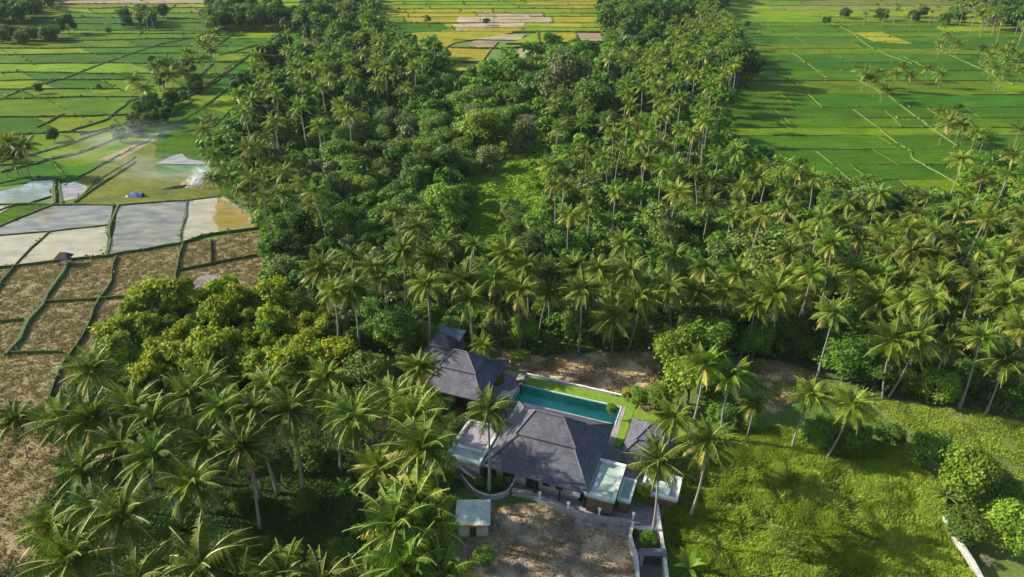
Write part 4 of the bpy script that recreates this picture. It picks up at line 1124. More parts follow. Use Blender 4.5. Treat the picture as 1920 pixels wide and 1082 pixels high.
def far_mass():
    V, Q, Mi = [], [], []; base = 0
    for x, y, h, s in rest:
        me = far_crowns[random.randrange(4)]
        co = np.zeros(len(me.vertices) * 3, np.float32); me.vertices.foreach_get('co', co); co = co.reshape(-1, 3)
        li = np.zeros(len(me.loops), np.int32); me.loops.foreach_get('vertex_index', li); mi = np.zeros(len(me.polygons), np.int32); me.polygons.foreach_get('material_index', mi)
        a = random.uniform(0, 6.28); ca, sa = math.cos(a), math.sin(a)
        co = np.stack([(co[:, 0] * ca - co[:, 1] * sa) * s + x, (co[:, 0] * sa + co[:, 1] * ca) * s + y, co[:, 2] * s + h], 1)
        V.append(co); Q.append(li.reshape(-1, 4) + base); Mi.append(mi); base += len(co)
        r = .17; tv = []
        lx = random.uniform(-1, 1)
        for z, q in ((0, 1.4), (h, .8)):
            for k in range(4): tv.append((x + (lx if z == 0 else 0) + r * q * math.cos(k * 1.571), y + r * q * math.sin(k * 1.571), z))
        V.append(np.array(tv)); Q.append(np.array([(k, (k + 1) % 4, 4 + (k + 1) % 4, 4 + k) for k in range(4)]) + base); Mi.append(np.full(4, 3)); base += 8
    me = mesh_np('distant_palms', np.concatenate(V), np.concatenate(Q), [M['frond'], M['rachis'], M['frond_old'], M['trunk']], np.concatenate(Mi))
    tag(link('distant_palms', me), 'far palms standing close together in the woods at the top of the photo', 'palm grove', kind='stuff')
if rest: far_mass()

# ------------------------------------------------------------------ broadleaf trees and shrubs
def leaf_quads(cen, nrm, size, rng, aspect=1.6):
    n = len(cen)
    r = rng.normal(size=(n, 3)); nrm = nrm / (np.linalg.norm(nrm, axis=1, keepdims=True) + 1e-9)
    a = np.cross(nrm, r); a /= (np.linalg.norm(a, axis=1, keepdims=True) + 1e-9); b = np.cross(nrm, a)
    a = a * (size * aspect * .5)[:, None]; b = b * (size * .5)[:, None]
    v = np.stack([cen - a, cen + b, cen + a * .9, cen - b], 1).reshape(-1, 3)
    return v, np.arange(n * 4).reshape(-1, 4)

def broad_mesh(seed, nl, leafs, flat=.8, lobes=15, mats=('leaf_mid',), tip=0.0, spread=.62, vary=.5):
    """unit-radius crown built of leaf clumps; its centre is the origin"""
    rng = np.random.default_rng(seed)
    C_, N_, S_, Mi = [], [], [], []
    lob = []
    for i in range(lobes):
        a = i * 2.39996 + rng.uniform(-.6, .6); q = math.sqrt((i + .5) / lobes) * spread * rng.uniform(.75, 1.3)
        lob.append((q * math.cos(a), q * math.sin(a), (math.sqrt(max(0, 1 - q * q)) * .62 - .15) * flat + rng.uniform(-.22, .22) * (vary + .4), rng.uniform(.18, .46)))
    for i in range(lobes // 2):
        a = rng.uniform(0, 6.28); lob.append((.62 * math.cos(a), .62 * math.sin(a), rng.uniform(-.45, -.1) * flat, rng.uniform(.22, .36)))
    per = nl // len(lob)
    for (x, y, z, r) in lob:
        d = rng.normal(size=(per, 3)); d /= np.linalg.norm(d, axis=1, keepdims=True)
        d[:, 2] = np.where(d[:, 2] < -.3, -d[:, 2], d[:, 2])
        rr = r * (rng.uniform(.15, 1.0, per) ** .5) * (1 + .7 * (rng.random(per) - .35))
        # leaf sprays: jitter in small groups for clumped, uneven edges
        g = rng.normal(size=(per // 6 + 1, 3)) * .07
        c = np.array([x, y, z]) + d * rr[:, None] * np.array([1, 1, .85]) + g[rng.integers(0, len(g), per)]
        C_.append(c); N_.append(d + rng.normal(size=(per, 3)) * .45 + np.array([0, 0, .25])); S_.append(leafs * rng.uniform(.6, 1.35, per))
        mi = np.zeros(per, int)
        if tip > 0:
            mi = np.where((d[:, 2] > .1) & (rng.random(per) < tip * (1.2 if rng.random() < .7 else .25)), 1, 0)
        Mi.append(mi)
    c = np.concatenate(C_); v, q = leaf_quads(c, np.concatenate(N_), np.concatenate(S_), rng)
    return mesh_np('crown', v, q, [M[m_] for m_ in mats], np.concatenate(Mi))

def limb_mesh(seed):
    rng = random.Random(seed); m = MB()
    m.tube([(0, 0, 0), (.03, .02, .3), (0, .05, .62)], [.075, .055, .05], 7)
    for k in range(5):
        a = k * 1.257 + rng.uniform(-.3, .3); q = rng.uniform(.3, .5)
        m.tube([(0, .05, .55 - k * .04), (math.cos(a) * q * .5, math.sin(a) * q * .5, .78), (math.cos(a) * q, math.sin(a) * q, .98)], [.04, .028, .012], 5)
    return m.mesh('trunk', M['bark'], True)
limbs = [limb_mesh(s) for s in range(3)]
KIND = {
    'mid': ([broad_mesh(10 + s, 9500, .078, .85, 17, ('leaf_mid', 'leaf_olive'), tip=.18) for s in range(4)], 'mid green leafy tree'),
    'bright': ([broad_mesh(20 + s, 9500, .076, .9, 18, ('leaf_bright', 'leaf_mid'), tip=.12) for s in range(4)], 'bright green leafy tree'),
    'dark': ([broad_mesh(30 + s, 8000, .082, .9, 15, ('leaf_dark', 'leaf_mid'), tip=.3) for s in range(3)], 'dark green dense tree'),
    'yellow': ([broad_mesh(40 + s, 5200, .115, .95, 14, ('leaf_mid', 'leaf_yellow'), tip=.68, vary=1.2) for s in range(4)], 'yellow tipped leafy tree'),
    'olive': ([broad_mesh(50 + s, 8000, .078, .8, 16, ('leaf_olive', 'leaf_mid'), tip=.25) for s in range(3)], 'olive green tree'),
    'vine': ([broad_mesh(60 + s, 4600, .085, .42, 18, ('leaf_bright', 'leaf_olive'), tip=.5, vary=.3) for s in range(3)], 'flat topped light green bush'),
    'dry': ([broad_mesh(70, 2200, .06, .9, 10, ('leaf_dry',))], 'grey brown leafless tree'),
    'bloom': ([broad_mesh(80, 1300, .13, .8, 9, ('leaf_mid', 'blossom'), tip=.6, vary=1.6)], 'small frangipani tree with white blossoms'),
    'ybloom': ([broad_mesh(81, 4000, .12, .9, 12, ('leaf_bright', 'flower_yellow'), tip=.3)], 'bush with bright yellow flowers'),
}
NAMES = {'mid': 'broadleaf_tree', 'bright': 'broadleaf_tree', 'dark': 'broadleaf_tree', 'yellow': 'orchard_tree', 'olive': 'broadleaf_tree', 'vine': 'spreading_bush', 'dry': 'bare_tree', 'bloom': 'frangipani_tree', 'ybloom': 'flowering_bush'}
trees = []
def tree_at(x, y, r, kind, hc=None, word=None, squash=1.0):
    """crown radius r, crown centre hc above the ground"""
    meshes, words = KIND[kind]
    rng = random.Random(int(x * 37 + y * 101 + r * 9))
    hc = hc if hc is not None else r * 1.15
    root = bpy.data.objects.new(NAMES[kind], None); C.objects.link(root)
    root.location = (x, y, -.1)
    c = link('crown', meshes[rng.randrange(len(meshes))], root)
    c.location = (0, 0, hc); c.scale = (r * rng.uniform(.85, 1.2), r * rng.uniform(.85, 1.2), r * rng.uniform(.8, 1.25) * squash); c.rotation_euler = (0, 0, rng.uniform(0, 6.28))
    t = link('trunk', limbs[rng.randrange(3)], root); t.scale = (max(r * .9, 1), max(r * .9, 1), hc * 1.0); t.rotation_euler = (0, 0, rng.uniform(0, 6.28))
    size = 'large ' if r > 4.6 else ('small ' if r < 1.8 and 'small' not in words else '')
    if not word:
        word = size + words + ' ' + near_lm(x, y)
    registry.append([root, word, 'tree' if kind not in ('vine', 'ybloom') else 'bush', pix(x, y)[0], y, {'yellow': 'yellow tipped orchard trees'}.get(kind, 'broadleaf trees')])
    trees.append((x, y, r))
def tree(px, py, rpx, kind, k=1.15, word=None, squash=1.0):
    hc = 3.0
    for _ in range(6):
        x, y = at(px, py, hc); r = rpx * depth(y, hc) / F; hc = r * k
    tree_at(x, y, r, kind, hc, word, squash)

T1 = [(1265, 662, 52, 'bright'), (1322, 640, 50, 'bright'), (1295, 712, 50, 'bright'), (1238, 742, 28, 'bright'), (1195, 742, 22, 'bright'), (1345, 722, 34, 'bright'), (984, 622, 34, 'bright'), (976, 668, 18, 'bright'),
      (1415, 640, 36, 'mid'), (1475, 622, 38, 'mid'), (1592, 672, 46, 'mid'), (1640, 615, 48, 'mid'), (1692, 712, 26, 'mid'), (1762, 722, 34, 'bright'), (1598, 815, 38, 'mid'), (1535, 812, 34, 'mid'), (1668, 815, 26, 'mid'), (1742, 842, 42, 'mid'),
      (1822, 892, 54, 'bright'), (1902, 990, 48, 'bright'), (1880, 920, 30, 'mid'), (1812, 985, 36, 'mid'), (1400, 790, 22, 'mid'), (1352, 778, 28, 'mid'), (1500, 640, 28, 'mid'), (1555, 640, 30, 'dark'), (1740, 690, 36, 'dark'), (1645, 700, 34, 'dark'), (1820, 700, 36, 'dark'), (1895, 745, 34, 'dark'),
      (742, 615, 52, 'mid'), (696, 586, 22, 'bright'), (700, 622, 26, 'mid'), (698, 702, 48, 'mid'), (760, 660, 24, 'mid'), (905, 233, 44, 'bright'), (832, 380, 40, 'bright'), (870, 365, 26, 'mid'), (1060, 148, 50, 'olive'), (1112, 190, 36, 'mid'), (1175, 180, 34, 'dark'), (1160, 205, 26, 'dark'),
      (990, 228, 19, 'dry'), (792, 308, 22, 'dry'), (1240, 410, 42, 'vine'), (1245, 445, 36, 'vine'), (1105, 180, 30, 'olive'), (1110, 182, 20, 'olive'), (1385, 122, 36, 'dark'), (1415, 125, 22, 'dark'), (1355, 128, 26, 'dark'),
      (1000, 425, 24, 'bright'), (970, 410, 26, 'mid'), (1010, 445, 26, 'mid'), (960, 395, 24, 'mid'), (1040, 455, 26, 'mid'), (960, 440, 24, 'mid'), (125, 45, 17, 'dark'), (1350, 480, 36, 'vine'), (1400, 465, 44, 'vine'), (1460, 470, 46, 'vine'), (1520, 480, 40, 'vine'), (1570, 495, 42, 'vine'), (1490, 505, 40, 'vine'), (1430, 500, 44, 'vine'), (1620, 512, 34, 'vine'), (1370, 520, 34, 'vine'), (1540, 520, 34, 'vine'),
      (800, 590, 30, 'vine'), (850, 612, 26, 'vine'), (905, 1045, 22, 'mid'), (927, 618, 26, 'olive'), (1795, 200, 9, 'dark'), (72, 165, 9, 'dark'), (185, 162, 5, 'dark'), (203, 57, 5, 'dark'), (284, 110, 7, 'dark'), (552, 112, 15, 'dark'), (98, 252, 13, 'dark'), (270, 205, 22, 'dark'), (283, 190, 18, 'dark'), (250, 230, 14, 'dark'), (365, 150, 14, 'dark'), (350, 125, 16, 'dark'), (305, 150, 14, 'dark'), (1400, 45, 7, 'olive'), (1550, 38, 9, 'dark'), (912, 40, 7, 'dark'), (801, 35, 7, 'mid'), (1210, 800, 12, 'mid'), (1218, 1012, 20, 'mid'), (1208, 1020, 14, 'bright'),
      (918, 908, 13, 'mid'), (900, 905, 12, 'bright'), (940, 905, 11, 'mid'), (1165, 870, 9, 'mid'), (1175, 835, 9, 'dark'), (930, 720, 20, 'mid'), (780, 735, 26, 'mid'), (820, 770, 24, 'dark'), (850, 790, 20, 'mid'), (1208, 925, 22, 'bright'), (1225, 900, 20, 'bright'), (1275, 850, 20, 'mid'), (1190, 1000, 10, 'mid'), (840, 755, 18, 'mid')]
for a in T1: tree(*a)
tree(978, 712, 13, 'bloom', 2.6, 'small frangipani tree with white blossoms at the left end of the pool')
tree(1147, 765, 11, 'bright', 2.6, 'little leafy tree standing at the near right end of the swimming pool')
tree(1175, 738, 13, 'ybloom', 1.2, 'bush with bright yellow flowers at the end of the lawn wall')
tree(1850, 1050, 12, 'dry', 1.0, 'pale whitish twiggy bush right of the bottom right wall')
def fill_trees(poly, sp, rr, kinds, seed, k=1.0, hh=4, squash=1.0, cap=999):
    for x, y in poisson(poly, sp, hh, 2500, seed, [(a, b) for a, b, c in trees], sp * .8)[:cap]:
        if sp != 3.0 and any(inside(Z[k], np.array([x, x, x]), np.array([y, y - 3.5, y + 1.5])).any() for k in ('strip', 'strip2', 'stubble', 'flood', 'meadow')): continue
        r = random.uniform(*rr); tree_at(x, y, r, random.choice(kinds), r * k, squash=squash)
fill_trees([(190, 640), (245, 560), (335, 548), (480, 548), (600, 560), (660, 620), (640, 680), (560, 690), (440, 690), (250, 690)], 3.0, (1.5, 3.2), ['yellow', 'yellow', 'yellow', 'yellow'], 5, 1.6, 5)
fill_trees([(510, 420), (560, 360), (650, 350), (760, 330), (850, 300), (880, 420), (780, 450), (640, 450), (520, 500)], 6.5, (2.2, 4.4), ['mid', 'mid', 'dark', 'bright', 'mid', 'vine'], 6, 1.0, 4.5)
fill_trees([(500, 290), (620, 270), (680, 230), (840, 190), (960, 160), (1000, 260), (900, 300), (840, 330), (700, 350), (600, 340)], 7.5, (2.4, 5), ['mid', 'bright', 'bright', 'olive', 'vine', 'vine'], 7, .95, 4.5)
fill_trees([(480, 160), (700, 110), (820, 140), (840, 200), (700, 240), (520, 280), (450, 240)], 12, (4, 6), ['mid', 'dark'], 8, 1.1, 5, cap=14)
fill_trees([(950, 130), (1130, 120), (1200, 200), (1130, 260), (1000, 240)], 11, (4, 6), ['olive', 'mid', 'dark'], 9, 1.1, 5, cap=10)
fill_trees([(1000, 620), (1380, 600), (1400, 660), (1230, 655), (1000, 668)], 6, (2.4, 3.8), ['dark', 'mid', 'dark'], 10, 1.1, 4, cap=16)
fill_trees([(1580, 640), (1920, 680), (1920, 780), (1800, 750), (1650, 735)], 7.5, (2.6, 3.8), ['dark', 'mid'], 12, 1.0, 4, cap=14)
fill_trees([(-40, -30), (60, -20), (95, 12), (70, 28), (0, 42), (-60, 44)], 12, (6, 8), ['dark'], 13, 1.0, 6, cap=10)
fill_trees([(0, 62), (100, 56), (110, 68), (0, 76)], 11, (3.5, 5), ['dark', 'mid'], 14, .8, 3, cap=8)
fill_trees([(215, 32), (312, 22), (308, 40), (225, 42)], 11, (4, 6), ['dark'], 15, .9, 4, cap=6)
fill_trees([(385, 30), (530, 15), (520, 62), (400, 55)], 11, (5, 7), ['dark', 'mid'], 16, 1.0, 5, cap=12)
fill_trees([(1040, 38), (1135, 40), (1130, 52), (1060, 50)], 9, (3.5, 5), ['dark'], 17, .9, 3, cap=6)
fill_trees([(1130, 0), (1370, -20), (1340, 20), (1280, 40), (1140, 60)], 15, (6, 8), ['dark', 'mid'], 18, 1.0, 6, cap=12)
fill_trees([(1560, 20), (1800, 22), (1850, 45), (1570, 30)], 15, (4, 5), ['mid', 'dark'], 19, .8, 3, cap=7)
fill_trees([(1760, -20), (1940, -20), (1940, 45), (1860, 38)], 15, (6, 8), ['dark', 'olive'], 20, 1.0, 6, cap=12)
fill_trees([(200, 250), (290, 205), (370, 160), (380, 170), (300, 225), (220, 265)], 7, (1.8, 3), ['dark', 'mid'], 21, .9, 2, cap=10)
fill_trees([(1450, 340), (1780, 360), (1780, 400), (1560, 400)], 9, (3, 4.5), ['mid', 'bright', 'olive'], 22, 1.0, 4, cap=8)
fill_trees([(410, 900), (620, 800), (680, 900), (670, 1060), (460, 1040)], 7, (1.6, 2.6), ['dark', 'mid'], 23, .8, 2, cap=8)
fill_trees([(640, 560), (780, 580), (830, 630), (700, 650)], 6, (2.2, 3.2), ['mid', 'bright'], 24, 1, 2, cap=6)
fill_trees([(620, 470), (1000, 450), (1560, 540), (1920, 560), (1920, 660), (1560, 630), (1000, 600), (640, 560)], 8.5, (2.6, 4.2), ['mid', 'bright', 'bright', 'vine'], 31, .95, 4, cap=22)
fill_trees([(1180, 300), (1480, 330), (1900, 380), (1920, 520), (1560, 430), (1280, 430)], 9, (2.8, 4.4), ['mid', 'bright', 'bright', 'vine'], 32, .95, 4, cap=16)
print('trees', len(trees), 'orchard', sum(1 for r in registry if 'orchard' in r[5]))

def far_trees():
    pts = []
    for poly, sp, rr in [([(-80, -45), (60, -30), (95, 8), (75, 24), (0, 40), (-80, 46)], 6, (4, 6)), ([(1130, -10), (1380, -30), (1350, 12), (1290, 34), (1240, 60), (1130, 50)], 7, (4, 6)), ([(1770, -30), (1960, -30), (1960, 52), (1880, 44), (1800, 8)], 8, (4, 6)),
                         ([(440, 110), (560, 20), (620, -20), (700, -20), (720, 40), (800, 100), (830, 140), (700, 200), (520, 240), (450, 210)], 7, (3, 5.5)), ([(1140, 90), (1240, 60), (1380, 60), (1400, 130), (1200, 200), (1130, 150)], 9, (3, 4.5)), ([(380, 22), (520, 5), (525, 60), (400, 52)], 8, (4, 5))]:
        pts += [(x, y, random.uniform(*rr)) for x, y in poisson(poly, sp, 5, 1500, int(sp * 7) + len(pts), [(a, b) for a, b, c in trees], 4)]
    V, Q, Mi = [], [], []; base = 0
    protos = [broad_mesh(900 + k, 700, .26, .9, 9, ('leaf_dark',)) for k in range(3)]
    for x, y, r in pts:
        me = protos[random.randrange(3)]
        co = np.zeros(len(me.vertices) * 3, np.float32); me.vertices.foreach_get('co', co); co = co.reshape(-1, 3)
        li = np.zeros(len(me.loops), np.int32); me.loops.foreach_get('vertex_index', li)
        a = random.uniform(0, 6.28); ca, sa = math.cos(a), math.sin(a)
        V.append(np.stack([(co[:, 0] * ca - co[:, 1] * sa) * r + x, (co[:, 0] * sa + co[:, 1] * ca) * r + y, co[:, 2] * r * 1.1 + r * random.uniform(1.0, 1.8)], 1)); Q.append(li.reshape(-1, 4) + base); base += len(co)
        Mi.append(np.full(len(me.polygons), random.random() < .35, int))
    print('far leafy', len(pts), base)
    tag(link('distant_trees', mesh_np('distant_trees', np.concatenate(V), np.concatenate(Q), [M['leaf_dark'], M['leaf_mid']], np.concatenate(Mi))), 'dark leafy trees merging into one mass in the woods at the top of the photo', 'woods', kind='stuff')
far_trees()
def thicket():
    pts = []
    P = Z['forest']; rng = random.Random(99)
    xs = [p[0] for p in P]; ys = [p[1] for p in P]
    grid = {}
    for _ in range(9000):
        x = rng.uniform(-100, 190); y = 92 * (360 / 92) ** rng.random()
        if not inside(P, np.array([x]), np.array([y]))[0]: continue
        if any(inside(Z[k], np.array([x, x]), np.array([y, y - 2.5])).any() for k in ('clearing', 'gap', 'strip', 'strip2', 'stubble', 'flood')): continue
        if y > 84 and y < 99 and -8 < x < 42 and rng.random() < .7: continue
        sp = 3.6 * (1 + max(0, y - 120) / 170)
        c = (int(x // 8), int(y // 8)); ok = True
        for a in (-1, 0, 1):
            for b in (-1, 0, 1):
                for q in grid.get((c[0] + a, c[1] + b), ()):
                    if (q[0] - x) ** 2 + (q[1] - y) ** 2 < sp * sp: ok = False; break
        if ok: grid.setdefault(c, []).append((x, y)); pts.append((x, y, rng.uniform(.35, .75) * sp))
    mats = ['leaf_mid', 'leaf_bright', 'leaf_olive']
    protos = [broad_mesh(950 + k, 520, .21, .9, 8, ('leaf_mid',)) for k in range(4)]
    V, Q, Mi = [], [], []; base = 0
    for x, y, r in pts:
        me = protos[rng.randrange(4)]
        co = np.zeros(len(me.vertices) * 3, np.float32); me.vertices.foreach_get('co', co); co = co.reshape(-1, 3)
        li = np.zeros(len(me.loops), np.int32); me.loops.foreach_get('vertex_index', li)
        a = rng.uniform(0, 6.28); ca, sa = math.cos(a), math.sin(a)
        V.append(np.stack([(co[:, 0] * ca - co[:, 1] * sa) * r + x, (co[:, 0] * sa + co[:, 1] * ca) * r + y, co[:, 2] * r * .95 + r * rng.uniform(.6, 1.5)], 1)); Q.append(li.reshape(-1, 4) + base); base += len(co)
        Mi.append(np.full(len(me.polygons), rng.choices([0, 1, 2], [4, 4, 1])[0], int))
    print('thicket', len(pts), base // 4)
    tag(link('shrub_thicket', mesh_np('shrub_thicket', np.concatenate(V), np.concatenate(Q), [M[k] for k in mats], np.concatenate(Mi))), 'dense green shrubs growing together under the palms', 'thicket', kind='stuff')
thicket()

# banana and yucca like plants by the right hand wall
def blade_plant(name, px, py, n, L, wd, mat, label, e_lo=20, e_hi=75):
    x, y = at(px, py); V, Q = [], []
    rng = random.Random(px)
    for k in range(n):
        a = k * 2.4 + rng.uniform(-.3, .3); e = RAD(rng.uniform(e_lo, e_hi)); p = Vector((0, 0, .8)); l = L * rng.uniform(.7, 1.1)
        b0 = len(V)
        for i in range(6):
            t = i / 5; sd = Vector((-math.sin(a), math.cos(a), 0)) * wd * math.sin(math.pi * (.12 + .84 * t))
            V += [p - sd, p + sd]
            p = p + Vector((math.cos(a) * math.cos(e), math.sin(a) * math.cos(e), math.sin(e))) * l / 5; e -= .28
        for i in range(5): Q.append((b0 + 2 * i, b0 + 2 * i + 1, b0 + 2 * i + 3, b0 + 2 * i + 2))
    root = empty(name, (x, y, 0), label, 'plant')
    link('leaves', mesh_np('leaves', np.array(V), np.array(Q), M[mat]), root)
    m = MB(); m.tube([(0, 0, 0), (0, 0, .9)], [.16, .1], 8); m.build('stem', M['bark'], root)
blade_plant('banana_plant', 1828, 972, 9, 3.6, .33, 'leaf_bright', 'banana plant with long arching leaves above the bottom right wall')
blade_plant('banana_plant', 1770, 940, 14, 2.8, .16, 'leaf_olive', 'spiky plant with brown centre left of the rounded bright bush at right', 10, 80)
blade_plant('banana_plant', 650, 930, 8, 2.6, .3, 'leaf_mid', 'small banana plant in the shaded clearing among palms', 30, 80)
blade_plant('banana_plant', 1290, 1075, 7, 2.6, .3, 'leaf_bright', 'banana leaves poking out of the tall grass at the bottom edge right of lane')
finish_labels()

# ------------------------------------------------------------------ undergrowth, grass, stubble (nobody could count these)
def carpet(name, regions, n, mat, size, hfun, label, cat, seed, up=.5, aspect=1.6, lod=True, wmin=1.0, excl=None):
    rng = np.random.default_rng(seed)
    allx, ally = [], []
    for poly in regions:
        P = np.array(poly); x0, y0 = P.min(0); x1, y1 = P.max(0)
        m = int(n)
        # nearer ground gets more and finer leaves
        yy = (y0 + 12) * ((y1 + 12) / (y0 + 12)) ** rng.random(m) - 12 if lod else rng.uniform(y0, y1, m)
        xx = rng.uniform(x0, x1, m)
        k = soft(poly, xx, yy, wmin)
        if lod: k &= np.abs(xx) < (yy * .85 + 45)
        allx.append(xx[k]); ally.append(yy[k])
    x = np.concatenate(allx); y = np.concatenate(ally)
    u = x * VX[0] + y * VX[1]; w = x * VY[0] + y * VY[1]
    k = ~((u > -45) & (u < -2) & (w > 60) & (w < 84.5))
    if name != 'clearing_grass': k &= ~inside(Z['clearing'], x, y) & ~inside(Z['gap'], x, y)
    if name == 'undergrowth': k &= ~inside(Z['strip'], x, y)
    x, y = x[k], y[k]
    h = hfun(x, y)
    keep = h > 0.02
    x, y, h = x[keep], y[keep], h[keep]
    d = (y * CP + (H) * SP) / 90.0
    s = size * np.clip(d, .8, 5) * rng.uniform(.6, 1.4, len(x)) if lod else size * rng.uniform(.6, 1.4, len(x))
    c = np.stack([x, y, h * rng.uniform(.55, 1.05, len(x))], 1)
    e = .35
    gx = (hfun(x + e, y) - h) / e; gy = (hfun(x, y + e) - h) / e
    nm = np.stack([-gx, -gy, np.full(len(x), up * 2)], 1) + rng.normal(size=(len(x), 3)) * .55
    v, q = leaf_quads(c, nm, s, rng, aspect)
    print(name, len(q))
    tag(link(name, mesh_np(name, v, q, mat)), label, cat, kind='stuff')
def bushy(x, y):
    return np.clip((fbm(x, y, 6.5, 5, 3) - .42) * 9, 0, 3.2) * (.7 + .6 * vnoise(x, y, 1.7, 8)) + .25
carpet('undergrowth', [Z['forest']], 420000, M['under'], .38, bushy, 'dark green bushy undergrowth filling the forest floor between the trees', 'undergrowth', 3)
carpet('grove_undergrowth', [Z['grove'], Z['orchard']], 170000, M['leaf_dark'], .20, lambda x, y: bushy(x, y) * .65, 'dark low bushes under the palms at bottom left', 'undergrowth', 4)
def meadowh(x, y): return np.clip(fbm(x, y, 3, 15) * .7, 0, 1)
carpet('clearing_grass', [Z['clearing'], Z['clearing_low'], W([(480, 400), (560, 400), (560, 540), (490, 540), (500, 470)]), W([(820, 640), (900, 650), (870, 590), (790, 570)])], 70000, M['clearleaf'], .28, lambda x, y: np.clip((fbm(x, y, 5, 25) - .3) * 3.5, .1, 1.6), 'fresh green low growth covering the grassy clearing in the forest', 'grass', 5)

def blades(name, poly, n, mats, hmin, hmax, label, seed, wd=.05, clump=1.5, lean=.45, cat='grass', excl=None):
    rng = np.random.default_rng(seed)
    P = np.array(poly); x0, y0 = P.min(0); x1, y1 = P.max(0)
    x = rng.uniform(x0, x1, n); y = rng.uniform(y0, y1, n)
    k = soft(poly, x, y, .8) & (np.abs(x) < y * .8 + 35) & (y > 38)
    x, y = x[k], y[k]; n = len(x)
    f = fbm(x, y, clump, seed + 4)
    kk = rng.random(n) < np.clip(f * 2.6 - .55, .05, 1); x, y, f = x[kk], y[kk], f[kk]; n = len(x)
    h = (hmin + (hmax - hmin) * np.clip(f * 1.6 - .3, 0, 1)) * rng.uniform(.7, 1.2, n)
    a0 = vnoise(x, y, 3.5, seed + 7) * 9 + rng.normal(size=n) * .8
    a = a0; l = lean * rng.uniform(.3, 1.6, n) * h
    b = rng.uniform(0, math.pi, n); wx, wy = np.cos(b) * wd, np.sin(b) * wd
    tx, ty = x + np.cos(a) * l, y + np.sin(a) * l
    mx_, my_ = x + np.cos(a) * l * .35, y + np.sin(a) * l * .35
    z = np.zeros(n)
    V = np.stack([np.stack([x - wx, y - wy, z], 1), np.stack([x + wx, y + wy, z], 1), np.stack([mx_ + wx, my_ + wy, h * .65], 1), np.stack([mx_ - wx, my_ - wy, h * .65], 1),
                  np.stack([tx + wx * .2, ty + wy * .2, h], 1), np.stack([tx - wx * .2, ty - wy * .2, h], 1)], 1).reshape(-1, 3)
    i = np.arange(n) * 6
    Q = np.concatenate([np.stack([i, i + 1, i + 2, i + 3], 1), np.stack([i + 3, i + 2, i + 4, i + 5], 1)])
    ms = [M[m_] for m_ in mats]
    pick = (vnoise(x, y, 2.4, seed + 9) + rng.normal(size=n) * .2 > .55).astype(int) if len(ms) > 1 else np.zeros(n, int)
    print(name, n)
    tag(link(name, mesh_np(name, V, Q, ms, np.concatenate([pick, pick]))), label, cat, kind='stuff')
blades('tall_grass', Z['tall'], 330000, ('grassblade', 'grassgreen'), .35, 1.15, 'tall tangled yellow green grass filling the bottom right field', 31, .055, 2.8, .38)
blades('meadow_grass', Z['meadow'], 90000, ('grassgreen', 'grassblade'), .12, .4, 'short green grass of the meadow at right', 32, .06, 3.0, .5)
blades('rice_stubble', [p for p in W([(-300, 520), (0, 503), (205, 482), (345, 460), (480, 430), (502, 470), (492, 525), (440, 560), (300, 600), (200, 665), (165, 730), (60, 800), (120, 850), (60, 1100), (-300, 1100)])], 330000, ('stubble', 'drystub'), .12, .34, 'brown cut rice stubble covering the dry fields at left', 33, .06, .8, .5)
blades('dry_weeds', Z['earth'], 9000, ('drygrass', 'stubble'), .05, .3, 'sparse dry weeds on the bare earth plot', 34, .05, 1.5, .6)
blades('strip_weeds', Z['strip'], 12000, ('drygrass', 'stubble'), .1, .6, 'dry weeds along the dirt strip behind the pool', 35, .07, 2.0, .6)
blades('patch_weeds', Z['strip2'], 9000, ('drygrass', 'grassblade'), .1, .5, 'dry weeds on the small dirt patch right of the bright tree', 36, .07, 2.0, .6)

# rubble and clods on the earth plot
def bank_tufts():
    rng = np.random.default_rng(77); P, S = [], []
    for pts, w, h in banklog:
        for a, b in zip(pts[:-1], pts[1:]):
            L = math.dist(a, b); d = max(.8, depth(a[1]) / 110)
            if abs(a[0]) > a[1] * .8 + 40: continue
            n = rng.poisson(L * 5.0 / d)
            t = rng.random(n)
            q = np.stack([a[0] + (b[0] - a[0]) * t, a[1] + (b[1] - a[1]) * t, np.full(n, h * .7)], 1)
            q[:, :2] += rng.normal(size=(n, 2)) * w * .33; q[:, 2] += rng.uniform(-.25, .3, n)
            P.append(q); S.append(np.full(n, .30 * d ** .8) * rng.uniform(.6, 1.5, n))
    P = np.concatenate(P); S = np.concatenate(S)
    keep = (vnoise(P[:, 0], P[:, 1], 5, 3) > .4) & (~inside(Z['stubble'], P[:, 0], P[:, 1]) | (rng.random(len(P)) < .3)) & (~inside(Z['flood'], P[:, 0], P[:, 1]) | (rng.random(len(P)) < .5)) & ((P[:, 0] < 60) | (rng.random(len(P)) < .45)); P, S = P[keep], S[keep]
    nm = rng.normal(size=(len(P), 3)) * .8 + np.array([0, 0, .7])
    v, q = leaf_quads(P, nm, S, rng, 1.7)
    mi = (vnoise(P[:, 0], P[:, 1], 9, 5) + rng.normal(size=len(P)) * .12 > .6).astype(int)
    print('bank tufts', len(q))
    tag(link('bank_weeds', mesh_np('bank_weeds', v, q, [M['leaf_mid'], M['under']], mi)), 'ragged weeds and grass growing on the field banks', 'weeds', kind='stuff')
bank_tufts()
def clods():
    rng = random.Random(5); m = MB()
    for _ in range(260):
        P = Z['earth']; x = rng.uniform(-6, 16); y = rng.uniform(48, 61)
        if not inside(P, np.array([x]), np.array([y]))[0]: continue
        r = rng.uniform(.05, .22); v_ = []
        for k in range(5): a = k * 1.257; v_.append((x + r * math.cos(a) * rng.uniform(.7, 1.3), y + r * math.sin(a) * rng.uniform(.7, 1.3), 0))
        v_.append((x, y, r * rng.uniform(.5, 1) + .08))
        m.add(v_, [(k, (k + 1) % 5, 5) for k in range(5)])
    tag(m.build('earth_clods', M['grave']), 'scattered clods and stones on the bare earth plot', 'stones', kind='stuff')
clods()

